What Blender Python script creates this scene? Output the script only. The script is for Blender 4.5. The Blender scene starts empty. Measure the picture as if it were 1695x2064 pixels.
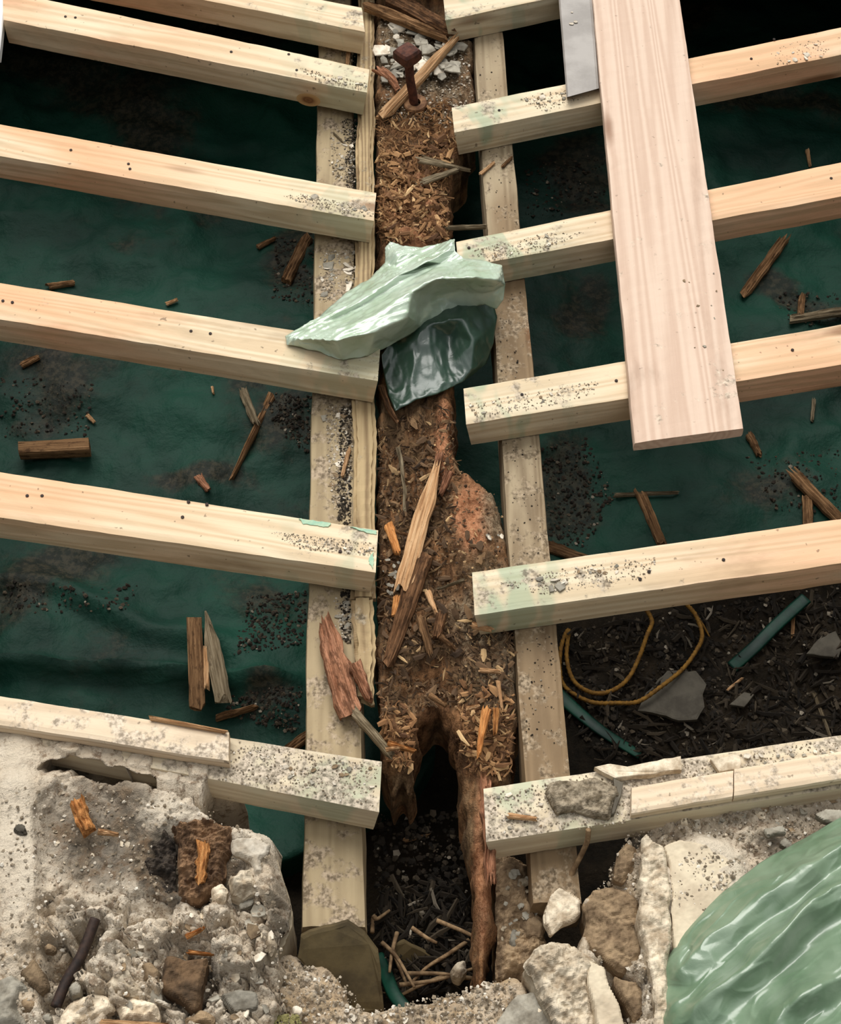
import bpy, bmesh, math, random
import numpy as np
from mathutils import Vector, Matrix, noise
from mathutils.geometry import delaunay_2d_cdt
random.seed(7)
S = bpy.context.scene
COL = S.collection

# ------------------------------------------------------------------ camera
W, H, F = 1695.0, 2064.0, 3300.0
PITCH = math.radians(53.0)
DIST = 3.0
CP = Vector((0, -DIST*math.cos(PITCH), DIST*math.sin(PITCH)))
FW = Vector((0, math.cos(PITCH), -math.sin(PITCH)))
RT = Vector((1, 0, 0))
UP = RT.cross(FW)
cd = bpy.data.cameras.new('camera')
cam = bpy.data.objects.new('camera', cd); COL.objects.link(cam)
cam.location = CP
cam.rotation_euler = (math.pi/2-PITCH, 0, 0)
cd.sensor_fit = 'VERTICAL'; cd.sensor_height = 24.0
cd.lens = 24.0*F/H
cd.clip_start = 0.05
S.camera = cam

def P(u, v, z=0.0):
    """the point on the level plane z seen at photo pixel (u, v)"""
    d = FW + RT*((u-W/2)/F) - UP*((v-H/2)/F)
    t = (z-CP.z)/d.z
    return CP + d*t
def PX(p):
    q = Vector(p)-CP
    dz = q.dot(FW)
    return W/2+F*q.dot(RT)/dz, H/2-F*q.dot(UP)/dz

# ------------------------------------------------------------------ light
wd = bpy.data.worlds.new('overcast_sky'); S.world = wd; wd.use_nodes = True
nt = wd.node_tree; nt.nodes.clear()
out = nt.nodes.new('ShaderNodeOutputWorld'); bg = nt.nodes.new('ShaderNodeBackground')
tc = nt.nodes.new('ShaderNodeTexCoord'); sp = nt.nodes.new('ShaderNodeSeparateXYZ')
rp = nt.nodes.new('ShaderNodeValToRGB')
nt.links.new(tc.outputs['Generated'], sp.inputs[0]); nt.links.new(sp.outputs['Z'], rp.inputs[0])
nt.links.new(rp.outputs[0], bg.inputs[0]); nt.links.new(bg.outputs[0], out.inputs[0])
e = rp.color_ramp.elements
e[0].position = 0.0; e[0].color = (0.03, 0.032, 0.03, 1)
e[1].position = 1.0; e[1].color = (1.0, 1.0, 1.0, 1)
k = e.new(0.25); k.color = (0.045, 0.048, 0.045, 1)
k = e.new(0.6); k.color = (0.20, 0.21, 0.213, 1)
bg.inputs[1].default_value = 1.0
sl = bpy.data.lights.new('sun', 'SUN'); sl.energy = 3.0; sl.angle = math.radians(50); sl.color = (1, 0.97, 0.92)
so = bpy.data.objects.new('sun', sl); COL.objects.link(so)
so.rotation_euler = (math.radians(-38), math.radians(-8), 0)
vs = S.view_settings
vs.view_transform = 'Standard'; vs.look = 'None'; vs.gamma = 1.0; vs.use_curve_mapping = False
vs.exposure = 0.30

# ------------------------------------------------------------------ node helpers
def lin(r, g, b):
    f = lambda c: ((c/255+0.055)/1.055)**2.4 if c > 10 else c/255/12.92
    return (f(r), f(g), f(b), 1)
class NB:
    def __init__(s, name, rough=0.8, spec=0.3):
        s.m = bpy.data.materials.new(name); s.m.use_nodes = True
        s.t = s.m.node_tree; s.t.nodes.clear()
        s.o = s.n('ShaderNodeOutputMaterial'); s.b = s.n('ShaderNodeBsdfPrincipled')
        s.l(s.b.outputs[0], s.o.inputs[0])
        s.b.inputs['Roughness'].default_value = rough
        s.b.inputs['Specular IOR Level'].default_value = spec
    def n(s, t): return s.t.nodes.new(t)
    def l(s, a, b): s.t.links.new(a, b)
    def set(s, sock, v):
        if isinstance(v, bpy.types.NodeSocket): s.l(v, sock)
        else: sock.default_value = v
    def coord(s, kind='Object'): return s.n('ShaderNodeTexCoord').outputs[kind]
    def mapping(s, v, scale=(1,1,1), loc=None):
        n = s.n('ShaderNodeMapping'); s.l(v, n.inputs[0]); n.inputs['Scale'].default_value = scale
        if loc is not None: s.set(n.inputs['Location'], loc)
        return n.outputs[0]
    def noise(s, v, scale, detail=4, rough=0.6, dist=0.0):
        n = s.n('ShaderNodeTexNoise'); s.l(v, n.inputs['Vector'])
        n.inputs['Scale'].default_value = scale; n.inputs['Detail'].default_value = detail
        n.inputs['Roughness'].default_value = rough; n.inputs['Distortion'].default_value = dist
        return n.outputs[0]
    def voro(s, v, scale, feat='F1'):
        n = s.n('ShaderNodeTexVoronoi'); n.feature = feat; s.l(v, n.inputs['Vector']); n.inputs['Scale'].default_value = scale
        return n
    def math(s, op, a, b=0.0, c=None, clamp=False):
        n = s.n('ShaderNodeMath'); n.operation = op; n.use_clamp = clamp
        s.set(n.inputs[0], a); s.set(n.inputs[1], b)
        if c is not None: s.set(n.inputs[2], c)
        return n.outputs[0]
    def step(s, v, a, b):
        n = s.n('ShaderNodeMapRange'); n.interpolation_type = 'SMOOTHSTEP'
        s.set(n.inputs[0], v); s.set(n.inputs[1], a); s.set(n.inputs[2], b)
        return n.outputs[0]
    def ramp(s, v, stops):
        n = s.n('ShaderNodeValToRGB'); s.l(v, n.inputs[0]); el = n.color_ramp.elements
        el[0].position, el[0].color = stops[0]; el[1].position, el[1].color = stops[-1]
        for p, c in stops[1:-1]:
            x = el.new(p); x.color = c
        return n.outputs[0]
    def mix(s, f, a, b, mode='MIX'):
        n = s.n('ShaderNodeMix'); n.data_type = 'RGBA'; n.blend_type = mode
        s.set(n.inputs[0], f); s.set(n.inputs[6], a); s.set(n.inputs[7], b)
        return n.outputs[2]
    def bump(s, h, dist=0.002, strength=1.0):
        n = s.n('ShaderNodeBump'); s.l(h, n.inputs['Height'])
        n.inputs['Distance'].default_value = dist; n.inputs['Strength'].default_value = strength
        s.l(n.outputs[0], s.b.inputs['Normal'])
    def attr(s, name):
        n = s.n('ShaderNodeAttribute'); n.attribute_name = name; return n
    def color(s, c): s.set(s.b.inputs['Base Color'], c)
    def rnd(s): return s.n('ShaderNodeObjectInfo').outputs['Random']
    def island(s): return s.n('ShaderNodeNewGeometry').outputs['Random Per Island']

def wood(name, light, dark, outer=None, dirt=0.5, green=0.0, grain=1.0, fade=(0.12, 0.75), dirtcol=(120,108,92), dirtlen=0.42, rough=0.75, contrast=0.5, spots=0.6, ringx=0.45):
    """sawn timber: grain runs along local X, local x = 0 is the inner (beam) end"""
    b = NB(name, rough)
    co = b.coord(); r = b.rnd()
    off = b.n('ShaderNodeCombineXYZ')
    b.l(b.math('MULTIPLY', r, 37.0), off.inputs[0]); b.l(b.math('MULTIPLY', r, 11.0), off.inputs[1]); b.l(b.math('MULTIPLY', r, 23.0), off.inputs[2])
    add = b.n('ShaderNodeVectorMath'); add.operation = 'ADD'; b.l(co, add.inputs[0]); b.l(off.outputs[0], add.inputs[1])
    v = add.outputs[0]
    n1 = b.noise(b.mapping(v, (ringx, 9, 9)), 1.0, 2, 0.5)
    rings = b.math('MULTIPLY', b.math('ADD', b.math('SINE', b.math('MULTIPLY', n1, 95.0*grain)), 1.0), 0.5)
    fib = b.noise(b.mapping(v, (6, 190, 190)), 1.0, 3, 0.65)
    g = b.math('ADD', b.math('MULTIPLY', rings, 0.5), b.math('MULTIPLY', fib, 0.5))
    col = b.mix(b.math('MULTIPLY', b.step(g, 0.15, 0.9), contrast), light, dark)
    big = b.noise(b.mapping(v, (1.6, 5, 5)), 1.0, 3)
    sx = b.n('ShaderNodeSeparateXYZ'); b.l(co, sx.inputs[0]); x = sx.outputs[0]
    if outer is not None:
        f = b.math('MULTIPLY', b.step(x, fade[0], fade[1]), b.step(big, 0.32, 0.55))
        col = b.mix(f, col, b.mix(b.math('MULTIPLY', b.step(g, 0.2, 0.9), 0.55), outer, dark))
    # weathered darker blotches
    col = b.mix(b.math('MULTIPLY', b.step(b.noise(b.mapping(v, (3, 8, 8)), 1.0, 5), 0.55, 0.75), 0.35), col, lin(120, 92, 62), 'MULTIPLY')
    # knots
    vo = b.voro(b.mapping(v, (1.9, 7.5, 7.5)), 1.0)
    kn = b.math('SUBTRACT', 1.0, b.step(vo.outputs['Distance'], 0.06, 0.16))
    col = b.mix(b.math('MULTIPLY', kn, 0.7), col, lin(112, 70, 38))
    if green:
        gm = b.math('MULTIPLY', b.step(b.noise(b.mapping(v, (13, 5, 5)), 1.0, 2), 0.5, 0.58),
                    b.math('SUBTRACT', 1.0, b.step(x, 0.05, 0.28)))
        col = b.mix(b.math('MULTIPLY', gm, green), col, lin(112, 158, 132))
    if dirt:
        ge = b.n('ShaderNodeNewGeometry'); sn = b.n('ShaderNodeSeparateXYZ'); b.l(ge.outputs['Normal'], sn.inputs[0])
        dn = b.noise(v, 16.0, 8, 0.72)
        th = b.math('MULTIPLY_ADD', b.step(x, 0.02, dirtlen), 0.16, 0.60-0.17*dirt)
        dm = b.math('MULTIPLY', b.step(b.math('SUBTRACT', dn, th), 0.0, 0.10), b.step(sn.outputs[2], 0.3, 0.7))
        dc = b.mix(b.step(b.noise(v, 120, 3), 0.35, 0.65), tuple(c*0.7 for c in lin(*dirtcol)[:3])+(1,), lin(min(255, dirtcol[0]+75), min(255, dirtcol[1]+72), min(255, dirtcol[2]+68)))
        col = b.mix(b.math('MULTIPLY', dm, 0.85), col, dc)
        sp_ = b.math('MULTIPLY', b.step(b.noise(v, 75.0, 2, 0.5), 0.70, 0.76), spots)
        col = b.mix(sp_, col, lin(82, 66, 50))
    b.color(col)
    b.bump(b.math('ADD', b.math('MULTIPLY', fib, 0.5), b.math('MULTIPLY', b.noise(v, 60, 4), 0.5)), 0.0018, 0.6)
    return b.m

def plain(name, c1, c2, scale=30, rough=0.85, bump=0.002, metal=0.0, spec=0.3, rnd=True, stretch=None):
    b = NB(name, rough, spec); co = b.coord()
    if stretch: co = b.mapping(co, stretch)
    n = b.noise(co, scale, 6, 0.65)
    col = b.mix(b.step(n, 0.35, 0.66), c1, c2)
    if rnd:
        hs = b.n('ShaderNodeHueSaturation'); b.l(col, hs.inputs['Color'])
        b.l(b.math('MULTIPLY_ADD', b.rnd(), 0.5, 0.75), hs.inputs['Value']); col = hs.outputs[0]
    b.color(col); b.b.inputs['Metallic'].default_value = metal
    if bump: b.bump(n, bump)
    return b.m
def chips(name, stops, rough=0.9):
    b = NB(name, rough); b.color(b.ramp(b.island(), stops)); return b.m

M = {}
M['joist'] = wood('pale_joist_wood', lin(226,209,178), lin(186,154,114), lin(230,178,138), dirt=0.55, green=0.25)
M['joist_green'] = wood('green_stained_joist_wood', lin(222,207,178), lin(182,154,116), lin(228,180,142), dirt=0.6, green=0.5)
M['joist_dirty'] = wood('dirty_joist_wood', lin(216,202,174), lin(180,158,128), None, dirt=1.0, green=0.35, dirtlen=1.6, dirtcol=(132,120,104))
M['batten'] = wood('batten_wood', lin(224,204,176), lin(188,162,132), None, dirt=0.65, dirtlen=2.5, dirtcol=(150,136,118))
M['plank'] = wood('pinkish_plank_wood', lin(216,192,172), lin(180,146,124), None, dirt=0.12, grain=1.1, dirtlen=3, dirtcol=(150,136,118), contrast=0.5, spots=0.35, ringx=0.16)
M['ledger'] = wood('weathered_ledger_wood', lin(164,146,114), lin(130,112,84), None, dirt=0.75, dirtlen=9, dirtcol=(104,88,68), spots=0.15, contrast=0.5)
M['ledger_brown'] = wood('brown_stained_ledger_wood', lin(132,110,82), lin(104,84,60), lin(168,152,124), fade=(0.35, 1.0), dirt=0.65, dirtlen=9, dirtcol=(98,82,60), spots=0.1, contrast=0.5)
M['strip'] = wood('barky_strip_wood', lin(178,155,116), lin(118,95,66), None, dirt=0.3, dirtlen=9, dirtcol=(106,94,74), spots=0.4, contrast=0.9)
def splint(name, light, mid, dark, rotten=0.3):
    b = NB(name, 0.9, 0.12); co = b.coord(); r = b.rnd()
    off = b.n('ShaderNodeCombineXYZ'); b.l(b.math('MULTIPLY', r, 31.0), off.inputs[0]); b.l(b.math('MULTIPLY', r, 17.0), off.inputs[1])
    add = b.n('ShaderNodeVectorMath'); add.operation = 'ADD'; b.l(co, add.inputs[0]); b.l(off.outputs[0], add.inputs[1]); v = add.outputs[0]
    f = b.noise(b.mapping(v, (9, 210, 210)), 1.0, 5, 0.7); g = b.noise(b.mapping(v, (35, 90, 90)), 1.0, 6, 0.75)
    c = b.ramp(f, [(0.30, dark), (0.47, mid), (0.62, light), (1.0, light)])
    c = b.mix(b.math('MULTIPLY', b.step(g, 0.60-rotten*.3, 0.70-rotten*.25), 0.75), c, dark)
    hs = b.n('ShaderNodeHueSaturation'); b.l(c, hs.inputs['Color']); b.l(b.math('MULTIPLY_ADD', r, 0.35, 0.82), hs.inputs['Value'])
    b.color(hs.outputs[0]); b.bump(b.math('ADD', f, b.math('MULTIPLY', g, .6)), 0.003); return b.m
M['oldwood'] = splint('brown_old_wood', lin(150,116,82), lin(118,88,60), lin(70,50,34))
M['palesplint'] = splint('pale_splinter_wood', lin(206,170,130), lin(182,142,102), lin(124,88,58), .05)
M['orangesplint'] = splint('orange_splinter_wood', lin(212,156,98), lin(180,122,70), lin(104,66,38), .2)
M['redsplint'] = splint('reddish_rotten_wood', lin(176,128,100), lin(142,98,72), lin(82,54,38), .45)
M['darksplint'] = splint('dark_rotten_wood', lin(126,92,64), lin(96,68,46), lin(54,38,26), .4)
M['greywood'] = splint('grey_weathered_wood', lin(146,132,108), lin(118,104,82), lin(76,64,48), .1)
M['rust'] = plain('rusty_iron', lin(96,56,42), lin(58,34,28), 60, 0.8, 0.001, rnd=False)
M['washer'] = plain('dull_rusted_washer', lin(150,112,78), lin(92,62,42), 50, 0.85, 0.001, rnd=False)
M['nail'] = plain('dark_nail_iron', lin(58,42,34), lin(30,22,20), 80, 0.7, 0.0, rnd=False)
M['slate'] = plain('grey_slate', lin(156,150,136), lin(108,101,88), 26, 0.8, 0.0015)
M['darkslate'] = plain('dark_grey_slate', lin(92,86,74), lin(66,60,50), 16, 0.75, 0.001)
M['oliveslate'] = plain('olive_brown_slate', lin(94,80,52), lin(62,52,34), 10, 0.8, 0.002, rnd=False)
M['whitechip'] = plain('white_mortar_chip', lin(224,214,196), lin(178,164,144), 40, 0.9, 0.002)
M['rock'] = plain('pale_mortar_lump', lin(222,208,184), lin(160,142,118), 28, 0.95, 0.006)
M['brownrock'] = plain('brown_stone', lin(150,128,100), lin(100,82,62), 26, 0.95, 0.006)
M['greyboard'] = plain('grey_painted_metal', lin(158,152,146), lin(134,128,122), 9, 0.5, 0.0005, spec=0.45, rnd=False)
M['white'] = plain('bright_exterior_white', lin(240,240,238), lin(228,228,226), 5, 0.6, 0.0, rnd=False)
M['rope'] = plain('yellow_rope_fibre', lin(138,100,36), lin(96,66,24), 90, 0.8, 0.001, rnd=False)
M['twig'] = plain('dry_twig', lin(150,124,92), lin(96,74,52), 60, 0.9, 0.001)
M['moss'] = plain('moss', lin(150,142,92), lin(104,102,66), 60, 0.95, 0.003)
M['greystone'] = plain('grey_brown_boulder', lin(172,158,134), lin(120,108,90), 12, 0.9, 0.004, rnd=False)
M['brownstone'] = plain('dark_brown_block', lin(112,88,64), lin(66,52,38), 22, 0.95, 0.006, rnd=False)
M['smoothmortar'] = plain('smooth_beige_mortar', lin(212,198,172), lin(186,170,146), 14, 0.9, 0.0015, rnd=False)
M['gritclod'] = plain('gritty_clod', lin(168,154,132), lin(98,86,68), 70, 0.95, 0.006, rnd=False)

# soil
b = NB('dark_soil', 0.95, 0.15); co = b.coord()
n = b.noise(co, 9, 8, 0.7); n2 = b.noise(co, 70, 5, 0.7)
c = b.mix(b.step(n, 0.35, 0.65), lin(22,19,14), lin(46,38,28)); c = b.mix(b.step(n2, 0.64, 0.76), c, lin(70,60,46))
b.color(c); b.bump(n2, 0.01); M['soil'] = b.m
# tarp
b = NB('green_tarpaulin', 0.62, 0.18); co = b.coord()
wv = b.noise(b.mapping(co, (1, 14, 1)), 24, 3)
base = b.mix(b.step(b.noise(co, 2.2, 4), 0.3, 0.7), (0.003, 0.015, 0.010, 1), (0.007, 0.054, 0.033, 1))
base = b.mix(b.math('MULTIPLY', b.step(wv, 0.4, 0.65), 0.3), base, (0.006, 0.034, 0.026, 1))
dn = b.noise(co, 3.0, 9, 0.68)
dm = b.step(b.math('ADD', dn, b.math('MULTIPLY', b.attr('stain').outputs['Fac'], 0.27)), 0.56, 0.74)
dirt = b.mix(b.step(b.noise(co, 60, 4, 0.7), 0.42, 0.62), lin(24,20,15), lin(58,50,38))
b.color(b.mix(b.math('MULTIPLY', dm, 0.8), base, dirt)); b.bump(b.noise(co, 50, 5), 0.004); M['tarp'] = b.m
# plastic sheet
def plastic(name, light, dark, glow, rough, tr_=0.3, coat=0.7):
    b = NB(name, rough, 0.8); co = b.coord()
    n = b.noise(co, 14, 3)
    b.color(b.mix(b.step(n, 0.3, 0.7), light, dark))
    b.b.inputs['Coat Weight'].default_value = coat; b.b.inputs['Coat Roughness'].default_value = rough*.8
    b.bump(b.noise(b.mapping(co, (1, 1, 1)), 38, 3, 0.5, 0.8), 0.003, 0.4)
    tr = b.n('ShaderNodeBsdfTranslucent'); tr.inputs[0].default_value = glow
    mx = b.n('ShaderNodeMixShader'); mx.inputs[0].default_value = tr_
    b.l(b.b.outputs[0], mx.inputs[1]); b.l(tr.outputs[0], mx.inputs[2]); b.l(mx.outputs[0], b.o.inputs[0])
    return b.m
M['plastic'] = plastic('pale_green_plastic', lin(206,222,204), lin(184,206,178), lin(140,165,85), 0.25, 0.14)
M['plasticmid'] = plastic('sage_green_plastic', lin(132,154,128), lin(106,132,104), lin(100,130,80), 0.3, 0.15, 0.5)
M['plasticshade'] = plastic('shaded_green_plastic', lin(54,82,66), lin(36,62,50), lin(40,80,60), 0.3, 0.15, 0.25)  # same sheet; shade of its hanging fold put into a darker colour
M['tarpstrip'] = plain('green_tarp_strip', lin(14,66,50), lin(8,40,32), 20, 0.5, 0.001, rnd=False)
# rotten beam
b = NB('rotten_brown_wood', 0.95, 0.1); co = b.coord()
f = b.noise(b.mapping(co, (70, 14, 40)), 1.0, 6, 0.7); g = b.noise(co, 11, 6, 0.7); h = b.noise(co, 130, 4, 0.7)
c = b.mix(b.step(f, 0.32, 0.68), lin(70,48,33), lin(146,106,72))
c = b.mix(b.math('MULTIPLY', b.step(g, 0.42, 0.62), 0.75), c, b.mix(b.step(f, .4, .62), lin(84,68,50), lin(126,106,80)))
at = b.attr('stain')
sx = b.n('ShaderNodeSeparateColor'); b.l(at.outputs['Color'], sx.inputs[0])
c = b.mix(b.math('MULTIPLY', sx.outputs[0], 0.75), c, b.mix(b.step(h, 0.35, 0.65), lin(160,104,72), lin(206,148,110)))
c = b.mix(b.math('MULTIPLY', sx.outputs[1], 0.85), c, b.mix(b.step(h, 0.4, 0.6), lin(98,84,66), lin(148,132,108)))
c = b.mix(b.step(h, 0.66, 0.76), c, lin(56,40,28))
b.color(c); b.bump(b.math('ADD', f, h), 0.006); M['rot'] = b.m
# mortar / masonry
def mortar(name, a, bb, dk):
    b = NB(name, 0.95, 0.15); co = b.coord()
    n = b.noise(co, 7, 7, 0.7); n2 = b.noise(co, 45, 6, 0.72); n3 = b.noise(co, 130, 4, 0.7)
    c = b.mix(b.step(n, 0.35, 0.65), a, bb)
    c = b.mix(b.math('MULTIPLY', b.step(n2, 0.50, 0.63), 0.8), c, dk)
    c = b.mix(b.math('MULTIPLY', b.step(n3, 0.64, 0.74), .7), c, lin(226,216,198))
    c = b.mix(b.math('MULTIPLY', b.step(n3, 0.36, 0.28), 0.5), c, lin(92,74,56))
    sx = b.n('ShaderNodeSeparateColor'); b.l(b.attr('stain').outputs['Color'], sx.inputs[0])
    st = b.mix(b.step(n2, 0.4, 0.62), lin(40,34,28), lin(96,78,60))
    c = b.mix(b.math('MULTIPLY', sx.outputs[0], 0.92), c, st)
    c = b.mix(b.math('MULTIPLY', sx.outputs[1], 0.8), c, b.mix(b.step(n2, 0.4, 0.6), lin(150,122,88), lin(196,168,128)))
    c = b.mix(b.math('MULTIPLY', sx.outputs[2], 0.85), c, b.mix(b.step(n2, 0.35, 0.65), lin(206,194,174), lin(226,214,194)))
    b.color(c); b.bump(b.math('ADD', b.math('MULTIPLY', n2, 0.8), b.math('MULTIPLY', n3, 0.5)), 0.009); return b.m
M['mortar'] = mortar('crumbling_mortar', lin(194,178,156), lin(216,203,183), lin(128,106,84))
M['fib'] = chips('shredded_wood_fibre', [(0.0, lin(82,56,37)), (0.45, lin(136,98,64)), (0.8, lin(172,132,90)), (1.0, lin(214,180,132))])
M['fibdark'] = chips('dark_wood_crumb', [(0.0, lin(50,37,26)), (0.55, lin(98,75,53)), (0.9, lin(132,104,74)), (1.0, lin(206,172,124))])
M['crumb'] = chips('grey_mortar_crumbs', [(0.0, lin(100,88,72)), (0.45, lin(142,128,108)), (0.85, lin(180,168,150)), (1.0, lin(222,214,200))])
M['dirtcrumb'] = chips('soil_and_stone_crumbs', [(0.0, lin(24,20,15)), (0.7, lin(46,38,28)), (0.95, lin(78,68,54)), (1.0, lin(150,140,124))])

# ------------------------------------------------------------------ object helpers
def tag(o, label=None, cat=None, group=None, kind=None):
    if label: o['label'] = label
    if cat: o['category'] = cat
    if group: o['group'] = group
    if kind: o['kind'] = kind
    return o
def mesh(name, vs, fs, mat, parent=None, mw=None, smooth=False):
    me = bpy.data.meshes.new(name); me.from_pydata([tuple(v) for v in vs], [], fs); me.update()
    if mat: me.materials.append(mat)
    if smooth: me.polygons.foreach_set('use_smooth', [True]*len(me.polygons))
    o = bpy.data.objects.new(name, me); COL.objects.link(o)
    if mw is not None: o.matrix_world = mw
    if parent is not None:
        o.parent = parent
        if mw is not None: o.matrix_parent_inverse = parent.matrix_world.inverted()
    return o
def empty(name, loc):
    o = bpy.data.objects.new(name, None); COL.objects.link(o); o.location = loc; o.empty_display_size = 0.02
    o.matrix_world = Matrix.Translation(loc); return o
def frame(origin, xdir, up=Vector((0,0,1))):
    x = xdir.normalized(); z = (up - x*up.dot(x)).normalized(); y = z.cross(x)
    m = Matrix((x, y, z)).transposed().to_4x4(); m.translation = origin; return m

def timber(name, FI, NI, FO, NO, h, mat, label, cat, group=None, n=50, rough=0.0012, bev=0.004, cut=0.0, zshift=0.0, parent=None):
    """FI/NI far and near top corners of the inner end, FO/NO of the outer end (world points)"""
    o0 = (FI+NI)/2; xd = (FO+NO)/2-o0
    mw = frame(o0, xd); inv = mw.inverted()
    a, b_, c, d = [inv @ p for p in (FI, NI, FO, NO)]
    if a.y < b_.y: a, b_, c, d = b_, a, d, c
    sd = random.random()*50
    vs, fs = [], []
    prof = []
    for i in range(7): prof.append((i/6, 0))                 # top: s 0..1
    for i in range(1, 5): prof.append((1, i/4))
    for i in range(1, 7): prof.append((1-i/6, 1))
    for i in range(1, 4): prof.append((0, 1-i/4))
    K = len(prof)
    for j in range(n+1):
        t = j/n
        p0 = a.lerp(c, t); p1 = b_.lerp(d, t)
        for (s, q) in prof:
            p = p0.lerp(p1, s); p.z -= q*h
            if cut and j == 0: p.x += cut*q
            corner = (s in (0, 1)) and (q in (0, 1))
            if corner:
                p.y += -bev*0.5 if s == 0 else bev*0.5
                p.z += -bev*0.5 if q == 0 else bev*0.5
                p.z += noise.noise(Vector((p.x*25+sd, s*9, q*7)))*rough*0.8
            nv = noise.noise_vector(Vector((p.x*9+sd, p.y*9, p.z*9)))*rough
            nv += noise.noise_vector(Vector((p.x*60+sd, p.y*60, p.z*60)))*rough*0.5
            vs.append(p+Vector((nv.x if 0 < j < n else nv.x*0.5, nv.y, min(nv.z, 0) if q == 1 else nv.z)))
    for j in range(n):
        for k in range(K):
            k2 = (k+1) % K
            fs.append((j*K+k, j*K+k2, (j+1)*K+k2, (j+1)*K+k))
    fs.append(tuple(range(K))[::-1]); fs.append(tuple(n*K+k for k in range(K)))
    o = mesh(name, vs, fs, mat, parent, mw)
    if label: tag(o, label, cat, group)
    return o

def lerp2(p, q, x):
    t = (x-p[0])/(q[0]-p[0]); return (x, p[1]+(q[1]-p[1])*t)
def joist(name, far, near, xin, xout, ztop, h, mat, label, cat='joist', group=None, xin_near=None, cut=0.0, nails=(), bev=0.004):
    fi = lerp2(*far, xin); fo = lerp2(*far, xout)
    ni = lerp2(*near, xin if xin_near is None else xin_near); no = lerp2(*near, xout)
    o = timber(name, P(*fi, ztop), P(*ni, ztop), P(*fo, ztop), P(*no, ztop), h, mat, label, cat, group, cut=cut, bev=bev)
    for (u, v) in nails:
        p = P(u, v, ztop)
        vs, fs = disc(0.0032, 0.002, 10)
        mesh('nail_head', [Vector(q)+p for q in vs], fs, M['nail'], o, Matrix.Identity(4))
    return o
def disc(r, h, n):
    vs = [(r*math.cos(2*math.pi*i/n), r*math.sin(2*math.pi*i/n), z) for z in (-0.001, h) for i in range(n)]
    fs = [tuple(range(n))[::-1], tuple(range(n, 2*n))] + [(i, (i+1) % n, n+(i+1) % n, n+i) for i in range(n)]
    return vs, fs

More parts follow.
